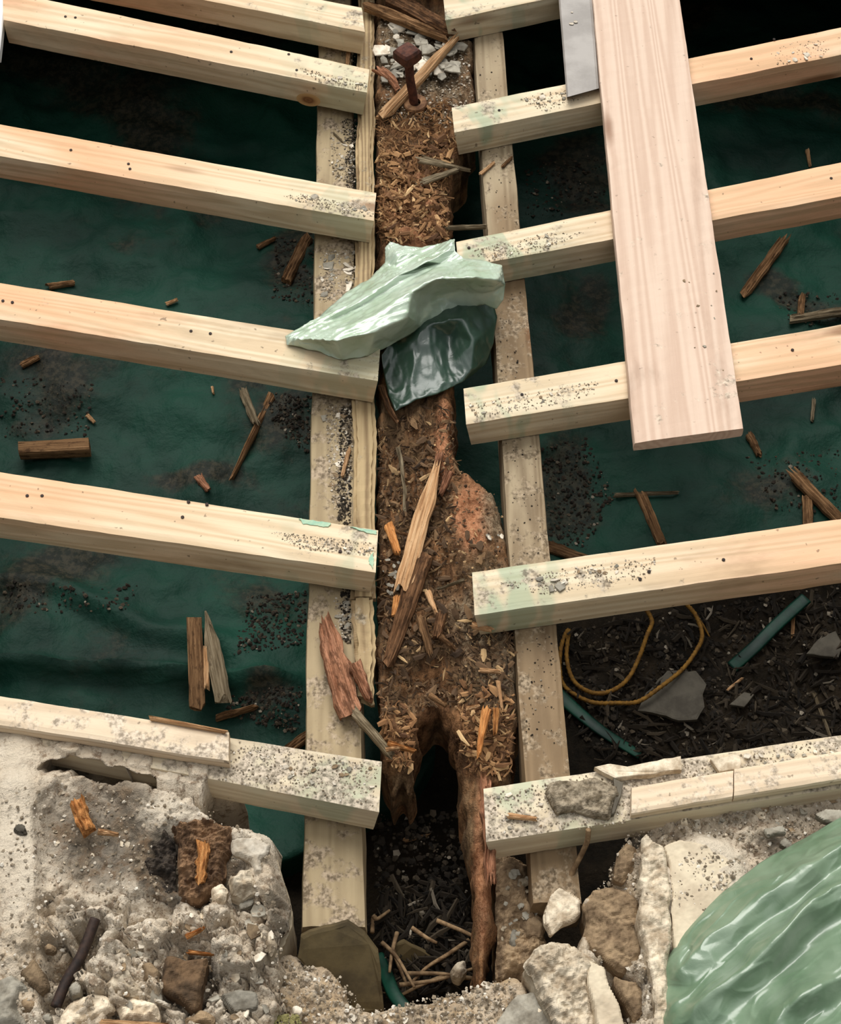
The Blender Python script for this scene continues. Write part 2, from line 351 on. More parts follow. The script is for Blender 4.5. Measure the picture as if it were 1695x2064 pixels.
def inpoly(x, y, pg):
    c = False; j = len(pg)-1
    for i in range(len(pg)):
        xi, yi = pg[i]; xj, yj = pg[j]
        if (yi > y) != (yj > y) and x < (xj-xi)*(y-yi)/(yj-yi)+xi: c = not c
        j = i
    return c
def pdist(x, y, pg):
    d = 1e9
    for i in range(len(pg)):
        ax, ay = pg[i-1]; bx, by = pg[i]
        l2 = (bx-ax)**2+(by-ay)**2
        t = max(0, min(1, ((x-ax)*(bx-ax)+(y-ay)*(by-ay))/l2)) if l2 else 0
        d = min(d, math.hypot(x-ax-t*(bx-ax), y-ay-t*(by-ay)))
    return d
def field(name, px, zref, zfn, step, zbot, mat, holes=(), stain=None, border=0.0, smooth=True, inset=0.02, undercut=0.0):
    """irregular solid: px outline laid on the level plane zref, top surface from zfn(world x, y, u, v, edge distance in m)"""
    def wob(pg):
        o = []
        for (u, v) in pg: p = P(u, v, zref); o.append((p.x, p.y))
        return o
    pg = wob(px); hs = [wob(h) for h in holes]
    xs = [p[0] for p in pg]; ys = [p[1] for p in pg]
    x0, y0 = min(xs), min(ys); nx = int((max(xs)-x0)/step)+2; ny = int((max(ys)-y0)/step)+2
    idx = {}; vs = []; st = []
    for j in range(ny):
        for i in range(nx):
            x = x0+i*step; y = y0+j*step
            wx = x+noise.noise(Vector((x*30, y*30, 3)))*border; wy = y+noise.noise(Vector((x*30, y*30, 9)))*border
            if not inpoly(wx, wy, pg) or any(inpoly(wx, wy, h) for h in hs): continue
            d = pdist(wx, wy, pg)
            for h in hs: d = min(d, pdist(wx, wy, h))
            u, v = PX((x, y, zref))
            idx[i, j] = len(vs); vs.append(Vector((x, y, zfn(x, y, u, v, d))))
            st.append(stain(x, y, u, v) if stain else (0, 0, 0))
    fs = []; cnt = {}
    for (i, j) in list(idx):
        q = [(i, j), (i+1, j), (i+1, j+1), (i, j+1)]
        if all(k in idx for k in q):
            f = tuple(idx[k] for k in q); fs.append(f)
    for f in fs:
        for k in range(4):
            e = (f[k], f[(k+1) % 4])
            if (e[1], e[0]) in cnt: del cnt[e[1], e[0]]
            else: cnt[e] = 1
    # soften the stair steps of the grid along the outline
    nb = {}
    for (a, b2) in cnt: nb.setdefault(a, []).append(b2); nb.setdefault(b2, []).append(a)
    for _ in range(3):
        upd = {a: sum((vs[q] for q in l), Vector())/len(l) for a, l in nb.items()}
        for a, q in upd.items():
            vs[a] = Vector((vs[a].x*.4+q.x*.6, vs[a].y*.4+q.y*.6, vs[a].z))
    # boundary skirt in three rings
    prev = {}; 
    bl = {}
    for (a, b2) in cnt: bl.setdefault(a, []).append(b2)
    bverts = set([a for a, _ in cnt]+[b2 for _, b2 in cnt])
    cur = {v: v for v in bverts}
    for t in (0.15, 0.45, 1.0):
        new = {}
        for v in bverts:
            p = vs[v]; z = p.z+(zbot-p.z)*t
            nv = noise.noise_vector(Vector((p.x*22, p.y*22, z*22)))*inset*0.5
            q = Vector((p.x+nv.x, p.y+nv.y, z))
            if undercut and hs and min(pdist(p.x, p.y, h) for h in hs) < step*2.5:
                h = min(hs, key=lambda h: pdist(p.x, p.y, h)); cy = sum(k[1] for k in h)/len(h)
                q.y = p.y+(undercut if p.y > cy else -undercut)*min(1, t*2+.2); q.x = p.x; q.z = p.z+(zbot-p.z)*min(1, t*.6)
            new[v] = len(vs); vs.append(q); st.append(st[v])
        for (a, b2) in cnt: fs.append((cur[b2], cur[a], new[a], new[b2]))
        cur = new
    o = mesh(name, vs, fs, mat, smooth=smooth)
    at = o.data.color_attributes.new('stain', 'FLOAT_COLOR', 'POINT')
    arr = np.ones((len(vs), 4), dtype=np.float32); arr[:, :3] = np.array(st, dtype=np.float32)
    at.data.foreach_set('color', arr.ravel())
    return o
def fbm(x, y, s, o=4, z=0.0): return noise.fractal(Vector((x*s, y*s, z)), 1.0, 2.0, o)
def sm(x, a, b):
    t = max(0, min(1, (x-a)/(b-a))); return t*t*(3-2*t)
def blob(u, v, cx, cy, rx, ry, soft=0.45):
    q = math.hypot((u-cx)/rx, (v-cy)/ry); return 1-sm(q, 1-soft, 1+soft*0.5)

def splinter_mesh(L, w, t, taper=0.35, taper0=1.0, n=16, jag=0.12, bend=0.0, sd=0.0):
    """ragged wood splinter along local x from 0 to L, torn at both ends"""
    vs, fs = [], []
    prof = [(-.5, 0), (-.5, .6), (-.38, .9), (-.26, .8), (-.13, 1.05), (0, .85), (.13, 1.0), (.26, .82), (.38, .95), (.5, .55), (.5, 0), (.2, -.05), (-.2, -.05)]; K = len(prof)
    torn = min(L*.16, w*1.1)
    for j in range(n+1):
        s = j/n
        ww = w*((taper0+(1-taper0)*min(1, s*3))*(1+(taper-1)*s))
        for k, (y, z) in enumerate(prof):
            e = noise.noise(Vector((y*6.5+sd, 3.1, 0)))*1.6
            x = L*s
            if s > .72: x += torn*e*((s-.72)/.28)**2
            elif s < .28: x -= torn*noise.noise(Vector((y*6.5+sd, 9.7, 0)))*1.3*((.28-s)/.28)**2
            yy = y*ww*(1+jag*1.6*noise.noise(Vector((s*6+sd, math.copysign(1, y)*3, 1))))+bend*math.sin(math.pi*s)+ww*jag*.5*noise.noise(Vector((s*3+sd, 0, 7)))
            zz = z*t*(1+(jag+.12)*noise.noise(Vector((s*4+sd, y*9, 5))))
            vs.append((x, yy, zz))
    for j in range(n):
        for k in range(K):
            k2 = (k+1) % K; fs.append((j*K+k, (j+1)*K+k, (j+1)*K+k2, j*K+k2))
    fs.append(tuple(range(K))); fs.append(tuple(n*K+k for k in range(K))[::-1])
    return vs, fs
def splinter(name, a, b, za, zb, wpx, t, mat, label, cat, group=None, **kw):
    """a, b photo pixels of the two ends; za, zb the heights they lie at; wpx mean width in photo pixels"""
    A, B = P(*a, za), P(*b, zb); L = (B-A).length
    w = wpx/((F)/((A-CP).length))
    sd = random.random()*99
    vs, fs = splinter_mesh(L, w, t, sd=sd, **kw)
    o = mesh(name, vs, fs, M[mat], None, frame(A, B-A))
    return tag(o, label, cat, group)
def rock_mesh(r, flat=0.6, sub=2, jag=0.35, sd=0.0, elong=1.0):
    bm = bmesh.new()
    for _ in range(16):
        p = Vector((random.gauss(0, 1), random.gauss(0, 1), random.gauss(0, .8))).normalized()*random.uniform(.85, 1.1)
        bm.verts.new(p)
    h = bmesh.ops.convex_hull(bm, input=bm.verts)
    bmesh.ops.delete(bm, geom=[v for v in bm.verts if not v.link_faces], context='VERTS')
    bmesh.ops.subdivide_edges(bm, edges=bm.edges[:], cuts=3, use_grid_fill=True)
    bmesh.ops.smooth_vert(bm, verts=bm.verts, factor=0.4, use_axis_x=True, use_axis_y=True, use_axis_z=True)
    for v in bm.verts:
        p = v.co.copy()
        k = 1+0.22*noise.noise(p*2.2+Vector((sd, 0, 0)))+0.14*noise.noise(p*6+Vector((0, sd, 0)))
        v.co = Vector((p.x*k*r*elong, p.y*k*r, max(-0.5, p.z*k)*r*flat))
    bmesh.ops.triangulate(bm, faces=bm.faces)
    bm.verts.index_update()
    vs = [v.co.copy() for v in bm.verts]; fs = [tuple(v.index for v in f.verts) for f in bm.faces]
    bm.free(); return vs, fs
def rock(name, u, v, z, rpx, mat, label, cat, group=None, flat=0.6, sub=3, jag=0.4, elong=1.0, rot=None):
    p = P(u, v, z); r = rpx*((p-CP).length/F); sd = random.random()*99
    vs, fs = rock_mesh(r, flat, sub, jag, sd, elong)
    rz = random.random()*6.3 if rot is None else rot
    o = mesh(name, vs, fs, M[mat], None, Matrix.Translation(p+Vector((0, 0, r*flat*0.4)))@Matrix.Rotation(rz, 4, 'Z'))
    return tag(o, label, cat, group)
def flake_mesh(r, t, n=7, sd=None):
    rs = [r*random.uniform(0.55, 1.1) for _ in range(n)]; a0 = random.random()*6
    el = random.uniform(0.55, 1)
    top = [(rs[i]*math.cos(a0+6.283*i/n), rs[i]*el*math.sin(a0+6.283*i/n), t+random.uniform(-.2, .2)*t) for i in range(n)]
    bot = [(x*1.08, y*1.08, 0) for x, y, _ in top]
    fs = [tuple(range(n)), tuple(range(n, 2*n))[::-1]]+[(i, n+i, n+(i+1) % n, (i+1) % n) for i in range(n)]
    return top+bot, fs
PROTO = {}
def flake(name, u, v, z, rpx, mat, label, cat, group, tilt=0.3):
    p = P(u, v, z); r = rpx*((p-CP).length/F)
    vs, fs = flake_mesh(r, r*random.uniform(0.07, 0.16), random.choice((4, 5, 6, 7)))
    m = Matrix.Translation(p)@Matrix.Rotation(random.uniform(0, 6.28), 4, 'Z')@Matrix.Rotation(random.uniform(0, tilt), 4, 'X')
    return tag(mesh(name, vs, fs, M[mat], None, m), label, cat, group)
def outline_slab(name, px, z, t, mat, label, cat, group=None, zs=None, jit=0.0):
    """flat broken piece with the outline px lying at height z"""
    pts = [P(u, v, z if zs is None else zs[i]) for i, (u, v) in enumerate(px)]
    fine = []
    for i in range(len(pts)):
        a, b2 = pts[i], pts[(i+1) % len(pts)]; k = max(1, int((b2-a).length/0.012))
        for j in range(k):
            q = a.lerp(b2, j/k)
            if j: q = q+noise.noise_vector(q*55)*jit
            fine.append(q)
    n = len(fine); nr = (fine[n//3]-fine[0]).cross(fine[2*n//3]-fine[0]).normalized()
    if nr.z < 0: nr = -nr
    c = sum(fine, Vector())/n
    inner = [c+(q-c)*0.93+nr*t*0.12 for q in fine]
    vs = [q-c for q in inner]+[q-c for q in fine]+[q-nr*t-c for q in fine]
    fs = [tuple(range(n)), tuple(range(2*n, 3*n))[::-1]]
    for i in range(n):
        k = (i+1) % n; fs += [(i, n+i, n+k, k), (n+i, 2*n+i, 2*n+k, n+k)]
    o = mesh(name, vs, fs, M[mat], None, Matrix.Translation(c))
    bm = bmesh.new(); bm.from_mesh(o.data); bmesh.ops.recalc_face_normals(bm, faces=bm.faces); bm.to_mesh(o.data); bm.free()
    return tag(o, label, cat, group)
def chunk(name, px, z, t, mat, label, cat, amp=0.006, rnd=0.012, tilt=(0, 0), step=0.0022, sc=30):
    """a broken lump or plate with the outline px lying about the height z, t thick"""
    sd = random.random()*50
    c = P(sum(p[0] for p in px)/len(px), sum(p[1] for p in px)/len(px), z)
    def fz(x, y, u, v, d):
        return (z+tilt[0]*(x-c.x)+tilt[1]*(y-c.y)+amp*fbm(x, y, sc, 4, sd)+amp*.5*fbm(x, y, sc*3.2, 2, sd)
                -min(t*.7, rnd)*(1-sm(d, 0, rnd))**2)
    o = field(name, px, z, fz, step, z-t, M[mat], border=.006, inset=.012, smooth=False)
    o.data.transform(Matrix.Translation(-c)); o.location = c
    return tag(o, label, cat)
def terrace(x, y, s, sd):
    d, p = noise.voronoi(Vector((x*s, y*s, sd)))
    return noise.cell(p[0]*7.3), d[1]-d[0]
def spline(pts, per=8):
    o = []
    for i in range(len(pts)-1):
        p0 = pts[max(0, i-1)]; p1 = pts[i]; p2 = pts[i+1]; p3 = pts[min(len(pts)-1, i+2)]
        for k in range(per):
            t = k/per
            o.append(0.5*((2*p1)+(p2-p0)*t+(2*p0-5*p1+4*p2-p3)*t*t+(3*p1-p0-3*p2+p3)*t**3))
    o.append(pts[-1]); return o
def tube(name, pts, r, mat, label=None, cat=None, group=None, n=8, flat=1.0, twist=0.0, taper=1.0, parent=None):
    vs, fs = [], []; N = len(pts)
    for i, p in enumerate(pts):
        d = (pts[min(N-1, i+1)]-pts[max(0, i-1)]).normalized()
        s = d.cross(Vector((0, 0, 1)))
        s = s.normalized() if s.length > 1e-3 else Vector((1, 0, 0)); w = s.cross(d).normalized()
        rr = r*(1+(taper-1)*i/(N-1))
        for k in range(n):
            a = 6.2832*k/n+twist*i
            q = rr*(1+(0.18*math.cos(3*(a-twist*i*2)) if twist else 0))
            vs.append(p+s*q*math.cos(a)+w*q*flat*math.sin(a))
    for i in range(N-1):
        for k in range(n):
            k2 = (k+1) % n; fs.append((i*n+k, i*n+k2, (i+1)*n+k2, (i+1)*n+k))
    fs.append(tuple(range(n))[::-1]); fs.append(tuple((N-1)*n+k for k in range(n)))
    o = mesh(name, vs, fs, M[mat], parent, smooth=True)
    if label: tag(o, label, cat, group)
    return o
def scatter(name, spots, kind, mat, label, cat):
    """one loose-debris object; spots = (point, size, yaw, normal tilt)"""
    vs, fs = [], []
    for (p, L, yaw, tilt) in spots:
        m = Matrix.Translation(p)@Matrix.Rotation(yaw, 4, 'Z')@Matrix.Rotation(tilt, 4, 'Y')
        b0 = len(vs)
        if kind in ('fibre', 'shard'):
            w = L*(random.uniform(0.07, 0.16) if kind == 'fibre' else random.uniform(.18, .4)); t = w*(0.6 if kind == 'fibre' else .3); bd = random.uniform(-.12, .12)*L
            q = [(-L/2, -w/2, 0), (-L/2, w/2, 0), (-L/2, 0, t), (0, -w*.6+bd, 0), (0, w*.6+bd, 0), (0, bd, t*1.2), (L/2, -w*.15, 0), (L/2, w*.15, 0), (L/2, 0, t*.4)]
            f = [(0, 1, 2), (6, 8, 7)]+[x for a in (0, 3) for x in ((a, a+3, a+4, a+1), (a+1, a+4, a+5, a+2), (a+2, a+5, a+3, a))]
        else:
            r = L/2; fl = random.uniform(0.35, 0.8)
            q = [(r*random.uniform(.6, 1.1)*math.cos(a), r*random.uniform(.5, 1)*math.sin(a), random.uniform(-.1, .25)*r) for a in (0.2, 1.3, 2.6, 3.8, 5.1)]+[(random.uniform(-.3, .3)*r, random.uniform(-.3, .3)*r, r*fl), (0, 0, -r*.4)]
            f = [(i, (i+1) % 5, 5) for i in range(5)]+[((i+1) % 5, i, 6) for i in range(5)]
        vs += [m@Vector(x) for x in q]; fs += [tuple(b0+i for i in x) for x in f]
    o = mesh(name, vs, fs, M[mat])
    return tag(o, label, cat, kind='stuff')
def rpx(pg):
    us = [p[0] for p in pg]; vs = [p[1] for p in pg]
    while True:
        u = random.uniform(min(us), max(us)); v = random.uniform(min(vs), max(vs))
        if inpoly(u, v, pg): return u, v

#@SETTING
# ------------------------------------------------------------------ setting: ground under the frame
GZ = -0.46
def gz(x, y, u, v, d=0):
    z = GZ+0.045*fbm(x, y, 1.7, 3, 2)+0.010*fbm(x, y, 9, 3, 5)
    return z
SOIL = [(1100,1190),(1230,1150),(1760,1150),(1760,1760),(560,2250),(500,1700),(600,1560),(960,1500)]
def soil_z(x, y, u, v, d):
    return gz(x, y, u, v)-0.03+0.03*fbm(x, y, 6, 5, 11)+0.012*fbm(x, y, 25, 3, 4)
big = [(-500,-500),(2200,-500),(2300,2500),(-600,2500)]
floor = field('floor', big, GZ, soil_z, 0.022, GZ-0.25, M['soil']); tag(floor, kind='structure')

TARP = [(-95,-120),(1785,-120),(1785,1130),(1760,1150),(1500,1175),(1300,1160),(1180,1180),(1060,1250),(960,1330),(900,1420),(880,1560),(820,1650),(600,1760),(300,1800),(-95,1800)]
def tarp_z(x, y, u, v, d):
    z = gz(x, y, u, v)+0.012
    # long soft folds in the sheet
    a = fbm(x*0.6+y*0.9, y*0.5-x*0.3, 3.2, 2, 20)
    z += 0.035*(1-abs(a)*2)**2*0.6
    z += 0.05*math.exp(-((v-1380-0.02*(u-300)+9*math.sin(u/130))/13)**2)*sm(-u, -640, -560)
    z += 0.028*math.exp(-((v-1265-0.25*(u-300)+20*math.sin(u/70))/22)**2)*sm(-u, -560, -420)
    z += 0.01*fbm(x, y, 14, 3, 7)
    return z
def tarp_dirt_shade(x, y, u, v):  # dirt patches; the upper ones also paint in shade at the far end
    s = 0.0
    u += 110*fbm(x, y, 2.6, 4, 51); v += 90*fbm(x, y, 2.6, 4, 57)
    for (cx, cy, rx, ry) in ((560,1250,90,70),(520,1440,120,60),(590,540,60,120),(560,830,70,90),(110,810,130,90),(60,1200,120,60),(1120,960,80,200),(1180,600,60,120),(1200,400,140,90),(250,200,180,120),(1150,1050,160,60),(1560,1000,140,70),(1300,50,150,60),(400,950,120,40),(150,150,220,120),(480,90,220,80),(330,380,160,60),(1150,350,110,80),(1560,260,120,60),(1150,620,90,120),(1640,620,90,50)):
        s = max(s, blob(u, v, cx, cy, rx, ry, 1.2))
    return (s, s, s)
tarp = field('tarpaulin', TARP, GZ, tarp_z, 0.014, GZ-0.03, M['tarp'], stain=tarp_dirt_shade, inset=0.004)
tag(tarp, 'large dark green tarpaulin spread with folds and dirt under the timber frame', 'tarp')

def added_wall(name, ax, ay, bx, by):  # unseen pit walls, added to block horizon light and darken the tarp
    d = Vector((bx-ax, by-ay, 0)).normalized(); nrm = Vector((d.y, -d.x, 0))*.25
    vs = []
    n = 40
    for i in range(n+1):
        p = Vector((ax, ay, 0)).lerp(Vector((bx, by, 0)), i/n)
        for k, (o, z) in enumerate(((0, GZ-.1), (0, GZ+.12), (0, -.25), (0, -.075), (1, -.075), (1, GZ-.1))):
            q = p+nrm*o; q.z = z; vs.append(q+noise.noise_vector(q*9)*.012*(1 if k in (1, 2) else 0))
    fs = [(i*6+k, i*6+(k+1) % 6, i*6+6+(k+1) % 6, i*6+6+k) for i in range(n) for k in range(6)]
    return tag(mesh(name, vs, fs, M['soil']), kind='structure')
cl, cr = P(-150, 300), P(1850, 300)
yb = P(847, -140, GZ).y; xl0, xl1 = P(-110, -140, GZ).x, P(-110, 2000, GZ).x; xr0, xr1 = P(1800, -140, GZ).x, P(1800, 2000, GZ).x
added_wall('added_wall_back', xr0+.2, yb, xl0-.2, yb)
added_wall('added_wall_outer', xl0, yb, xl1, P(847, 2000, GZ).y)
added_wall('added_wall_far_right', xr1, P(847, 2000, GZ).y, xr0, yb)

# unseen decking, added past the top of the opening to darken the pit
y0 = P(847, -48, 0).y
vs, fs = [], []
k = 0
while y0+k*.15 < yb+.22:
    a = y0+k*.15; b2 = a+.146
    pr = [(a, .0015), (a, .022), (a+.004, .026), (b2-.004, .026), (b2, .022), (b2, .0015)]
    for x in (xl0-.22, xr0+.22):
        vs += [(x, y, z+.002*noise.noise(Vector((x, k*3.1, 0)))) for y, z in pr]
    o = k*12
    fs += [(o+i, o+(i+1) % 6, o+6+(i+1) % 6, o+6+i) for i in range(6)]+[tuple(o+i for i in range(6))[::-1], tuple(o+6+i for i in range(6))]
    k += 1
tag(mesh('shade_deck', vs, fs, M['batten']), kind='structure')

def ground(u, v):
    p = P(u, v, GZ)
    for _ in range(3):
        uu, vv = PX(p); on = inpoly(uu, vv, TARP)
        z = tarp_z(p.x, p.y, *PX((p.x, p.y, GZ)), 0) if on else soil_z(p.x, p.y, uu, vv, 0)
        p = P(u, v, z)
    return p.z

# ------------------------------------------------------------------ setting: broken masonry in the foreground
CRK = [(78,1556),(96,1538),(150,1527),(205,1533),(240,1552),(262,1563),(330,1572),(392,1582),(400,1600),(385,1606),(330,1590),(255,1582),(165,1566),(108,1560)]
WL = [(-90,1452),(200,1490),(470,1538),(462,1556),(415,1570),(404,1592),(398,1622),(412,1640),(440,1650),(500,1658),(548,1690),(575,1770),(586,1820),(570,1880),(556,1905),(600,2140),(-90,2140)]
def wl_z(x, y, u, v, d):
    z = 0.006+0.010*fbm(x, y, 7, 4, 1)
    rough = sm(v, 1700, 1850)*0.7+0.35
    if u < 110: rough *= 0.35
    z += rough*0.012*fbm(x, y, 26, 4, 3)+rough*0.006*fbm(x, y, 80, 2, 6)
    if u < 470 and v < 1560: z *= 0.4
    z -= 0.012*blob(u, v, 200, 1690, 130, 120, .5)
    z -= 0.035*blob(u, v, 400, 1740, 100, 85, .4)
    z -= 0.03*blob(u, v, 385, 1960, 60, 75, .4)
    z += 0.022*blob(u, v, 530, 1760, 45, 110, .5)
    z += 0.016*blob(u, v, 40, 1720, 55, 260, .5)
    z -= 0.03*sm(v, 1880, 2064)*(0.3+0.7*sm(u, 150, 500))
    tr = sm(v, 1790, 1860)*(1 if u > 85 else .2)+0.25*(1 if u > 85 else 0)
    h, ed = terrace(x, y, 20, 4.0)
    z += tr*(h*0.024-0.014*(1-sm(ed, 0, .14)))
    h, ed = terrace(x, y, 48, 14.0)
    z += tr*(h*0.011-0.007*(1-sm(ed, 0, .2)))
    cu = 78+60*max(0, (1640-v)/70)**1.5 if v < 1640 else 78+8*math.sin(v/45)
    z += 0.012*(1-sm(u, cu-6, cu+5))*sm(v, 1560, 1600)
    z += 0.010*math.exp(-(((u-300)-(v-1640)*.9)/26)**2)*blob(u, v, 300, 1640, 120, 60)
    # the groove a rusty rod lies in
    gx = 190-(v-1850)*0.46
    if 1840 < v < 2035: z -= 0.045*math.exp(-((u-gx)/20)**2)
    z -= 0.03*(1-sm(d, 0.0, 0.03))**2*(1 if u > 420 else 0)
    return z
def wl_s(x, y, u, v):
    n = 0.35*fbm(x, y, 18, 4, 8)
    r = max(1.2*blob(u, v, 372, 1735, 122, 95, .25), 0.85*blob(u, v, 215, 1680, 145, 125, .4), 0.8*blob(u, v, 385, 1960, 58, 70, .4), 0.5*blob(u, v, 130, 1620, 60, 40), 0.5*blob(u, v, 580, 1850, 40, 90))
    r = max(0, min(1, r+n*(0.3+r)-0.05))
    g = max(0, min(1, 0.5*blob(u, v, 60, 1950, 110, 80)+n))
    w = max(0.7*blob(u, v, 40, 1700, 45, 230, .5), 0.8*blob(u, v, 340, 1640, 70, 40), 0.9*blob(u, v, 510, 1700, 50, 30))
    return (r, g*0.6, max(0, min(1, w+n*0.5)))
wl = field('wall_left', WL, 0.0, wl_z, 0.0032, -0.40, M['mortar'], holes=[CRK], stain=wl_s, border=0.010, inset=0.05, undercut=0.05); tag(wl, kind='structure')

WF = [(545,1908),(590,1916),(640,1940),(688,1958),(700,1995),(712,2022),(745,2030),(860,2020),(955,1988),(1030,1958),(1062,1970),(1090,2140),(500,2140),(520,1980)]
def wf_z(x, y, u, v, d):
    return -0.075+0.012*fbm(x, y, 9, 4, 31)+0.010*fbm(x, y, 35, 4, 33)+0.006*fbm(x, y, 90, 2)-0.02*(1-sm(d, 0, .015))**2
def wf_s(x, y, u, v):
    n = fbm(x, y, 14, 4, 3)
    return (max(0, min(1, n*0.9+0.1)), max(0, min(1, 0.65+n*0.5)), 0)
wf = field('wall_front', WF, -0.075, wf_z, 0.0035, -0.42, M['mortar'], stain=wf_s, border=0.012, inset=0.05); tag(wf, kind='structure')

WR = [(1272,1642),(1500,1606),(1790,1560),(1790,2140),(1190,2140),(1205,2040),(1170,1960),(1172,1900),(1178,1850),(1184,1800),(1232,1790),(1240,1750),(1262,1700),(1290,1680),(1310,1668)]
def wr_z(x, y, u, v, d):
    z = -0.03+0.012*fbm(x, y, 8, 4, 41)+0.010*fbm(x, y, 28, 4, 43)+0.006*fbm(x, y, 85, 2)
    sl = blob(u, v, 1420, 1790, 90, 110, .3); z = z*(1-0.75*sl)
    tr = (1-sl)*(.35+.65*sm(-u, -1400, -1340))
    h, ed = terrace(x, y, 22, 8.0)
    z += tr*(h*0.014-0.009*(1-sm(ed, 0, .16)))
    h, ed = terrace(x, y, 55, 18.0)
    z += tr*(h*0.007-0.004*(1-sm(ed, 0, .2)))
    z += 0.012*blob(u, v, 1315, 1880, 34, 190, .4)
    z -= 0.05*blob(u, v, 1240, 1860, 62, 85, .3)
    z -= 0.05*blob(u, v, 1235, 2010, 60, 70, .5)
    z -= 0.03*(1-sm(d, 0.0, 0.02))**2*(1 if u < 1310 else 0)
    return z
def wr_s(x, y, u, v):
    n = fbm(x, y, 16, 4, 5)
    r = max(0.75*blob(u, v, 1250, 2010, 55, 70), 0.5*blob(u, v, 1590, 1700, 90, 40), 0.4*blob(u, v, 1560, 1650, 120, 30))
    g = 0.8*blob(u, v, 1240, 1850, 65, 95, .4)
    w = max(0.75*blob(u, v, 1420, 1790, 95, 120, .3), 0.8*blob(u, v, 1315, 1880, 34, 190, .4))
    return tuple(max(0, min(1, k+n*0.35)) for k in (r, g, w))
wr = field('wall_right', WR, -0.03, wr_z, 0.0036, -0.42, M['mortar'], stain=wr_s, border=0.012, inset=0.05); tag(wr, kind='structure')

#@TIMBERS
# ------------------------------------------------------------------ timbers
JH = 0.070
GL, GR = 'timber joists on the left of the rotten beam', 'timber joists on the right of the rotten beam'
jl = [
 # far line, near line, inner x, outer x, label, nails
 (((108,-60),(746,66)), ((660,0),(724,12)), 735, -300, 'pale timber joist at the top edge, left of the rotten beam', ()),
 (((108,0),(746,137)), ((9,40),(742,187)), 745, 6, 'pale left joist with a round front knot, its end level with the rusty bolt', ((132,34),(152,36),(466,105),(598,142),(582,110))),
 (((0,248),(760,387)), ((0,314),(757,446)), 759, -440, 'pale left joist above the crumpled green plastic, white mortar flakes on its end', ((143,303),(259,331),(262,341))),
 (((0,568),(767,692)), ((0,644),(767,769)), 767, -440, 'pale left joist partly covered at its end by the crumpled green plastic', ((6,607),(25,610),(385,668),(424,673))),
 (((0,949),(765,1066)), ((0,1044),(757,1154)), 763, -440, 'pale left joist with a teal stain on its inner end, below the green plastic', ((55,1000),(85,1000),(380,1012),(417,1017),(368,1043),(686,1112))),
 (((0,1410),(770,1532)), ((0,1488),(757,1637)), 770, -440, 'dirt-covered left joist nearest the broken mortar, with a batten on top', ()),
]
JL = []
for far, near, xi, xo, lab, nails in jl:
    JL.append(joist('timber_joist', far, near, xi, xo, 0.0, JH, M['joist_dirty'] if 'dirt' in lab else M['joist'], lab, 'joist', GL,
          xin_near=xi-6, cut=0.012, nails=nails))
jr = [
 (((892,-18),(1090,-55)), ((892,42),(1090,0)), 892, 2150, 'pale timber joist at the top edge, right of the rotten beam', ()),
 (((910,214),(1695,53)), ((917,267),(1695,110)), 910, 2180, 'pale right joist under the cut end of the grey board', ((1006,223),(1514,119),(1560,80))),
 (((920,485),(1695,325)), ((920,541),(1695,396)), 919, 2180, 'pale right joist whose inner end the crumpled green plastic touches', ((1675,360),(945,500))),
 (((935,781),(1695,652)), ((933,856),(1695,736)), 934, 2180, 'pale right joist under the cut end of the wide plank', ((1597,706),(1242,768),(1052,796))),
 (((950,1151),(1695,1043)), ((952,1241),(1695,1136)), 951, 2180, 'long pale right joist below the wide plank, mortar chips on its stained inner end', ((1308,1153),(1458,1129),(1290,1168))),
 (((970,1587),(1695,1478)), ((980,1698),(1695,1590)), 974, 2180, 'dirt-covered right joist nearest the broken mortar, with a batten on top', ()),
]
JR = []
for far, near, xi, xo, lab, nails in jr:
    JR.append(joist('timber_joist', far, near, xi, xo, 0.0, JH, M['joist_dirty'] if 'dirt' in lab else M['joist_green'], lab, 'joist', GR,
          xin_near=xi+6, cut=0.012, nails=nails))
M['teal'] = plain('teal_paint_stain', lin(146,186,162), lin(176,200,170), 60, 0.8, 0.0, rnd=False)
for pg in ([(602,1046),(640,1051),(667,1055),(662,1063),(640,1060),(612,1057)], [(706,1062),(758,1070),(759,1078),(736,1073)], [(742,1130),(751,1112),(754,1128),(751,1146)]):
    pts = [P(u, v, .0) for u, v in pg]; fine = []
    for i in range(len(pts)):
        for j in range(8):
            q = pts[i].lerp(pts[(i+1) % len(pts)], j/8); fine.append(q+noise.noise_vector(q*160)*.0022)
    c = sum(fine, Vector())/len(fine); n = len(fine)
    vs = [Vector((q.x-c.x, q.y-c.y, .0012)) for q in fine]+[Vector((q.x-c.x, q.y-c.y, -.002)) for q in fine]
    fs = [tuple(range(n))]+[(i, n+i, n+(i+1) % n, (i+1) % n) for i in range(n)]
    st_ = mesh('paint_stain', vs, fs, M['teal'], JL[4], Matrix.Translation(c)); st_['label'] = 'teal paint stain'
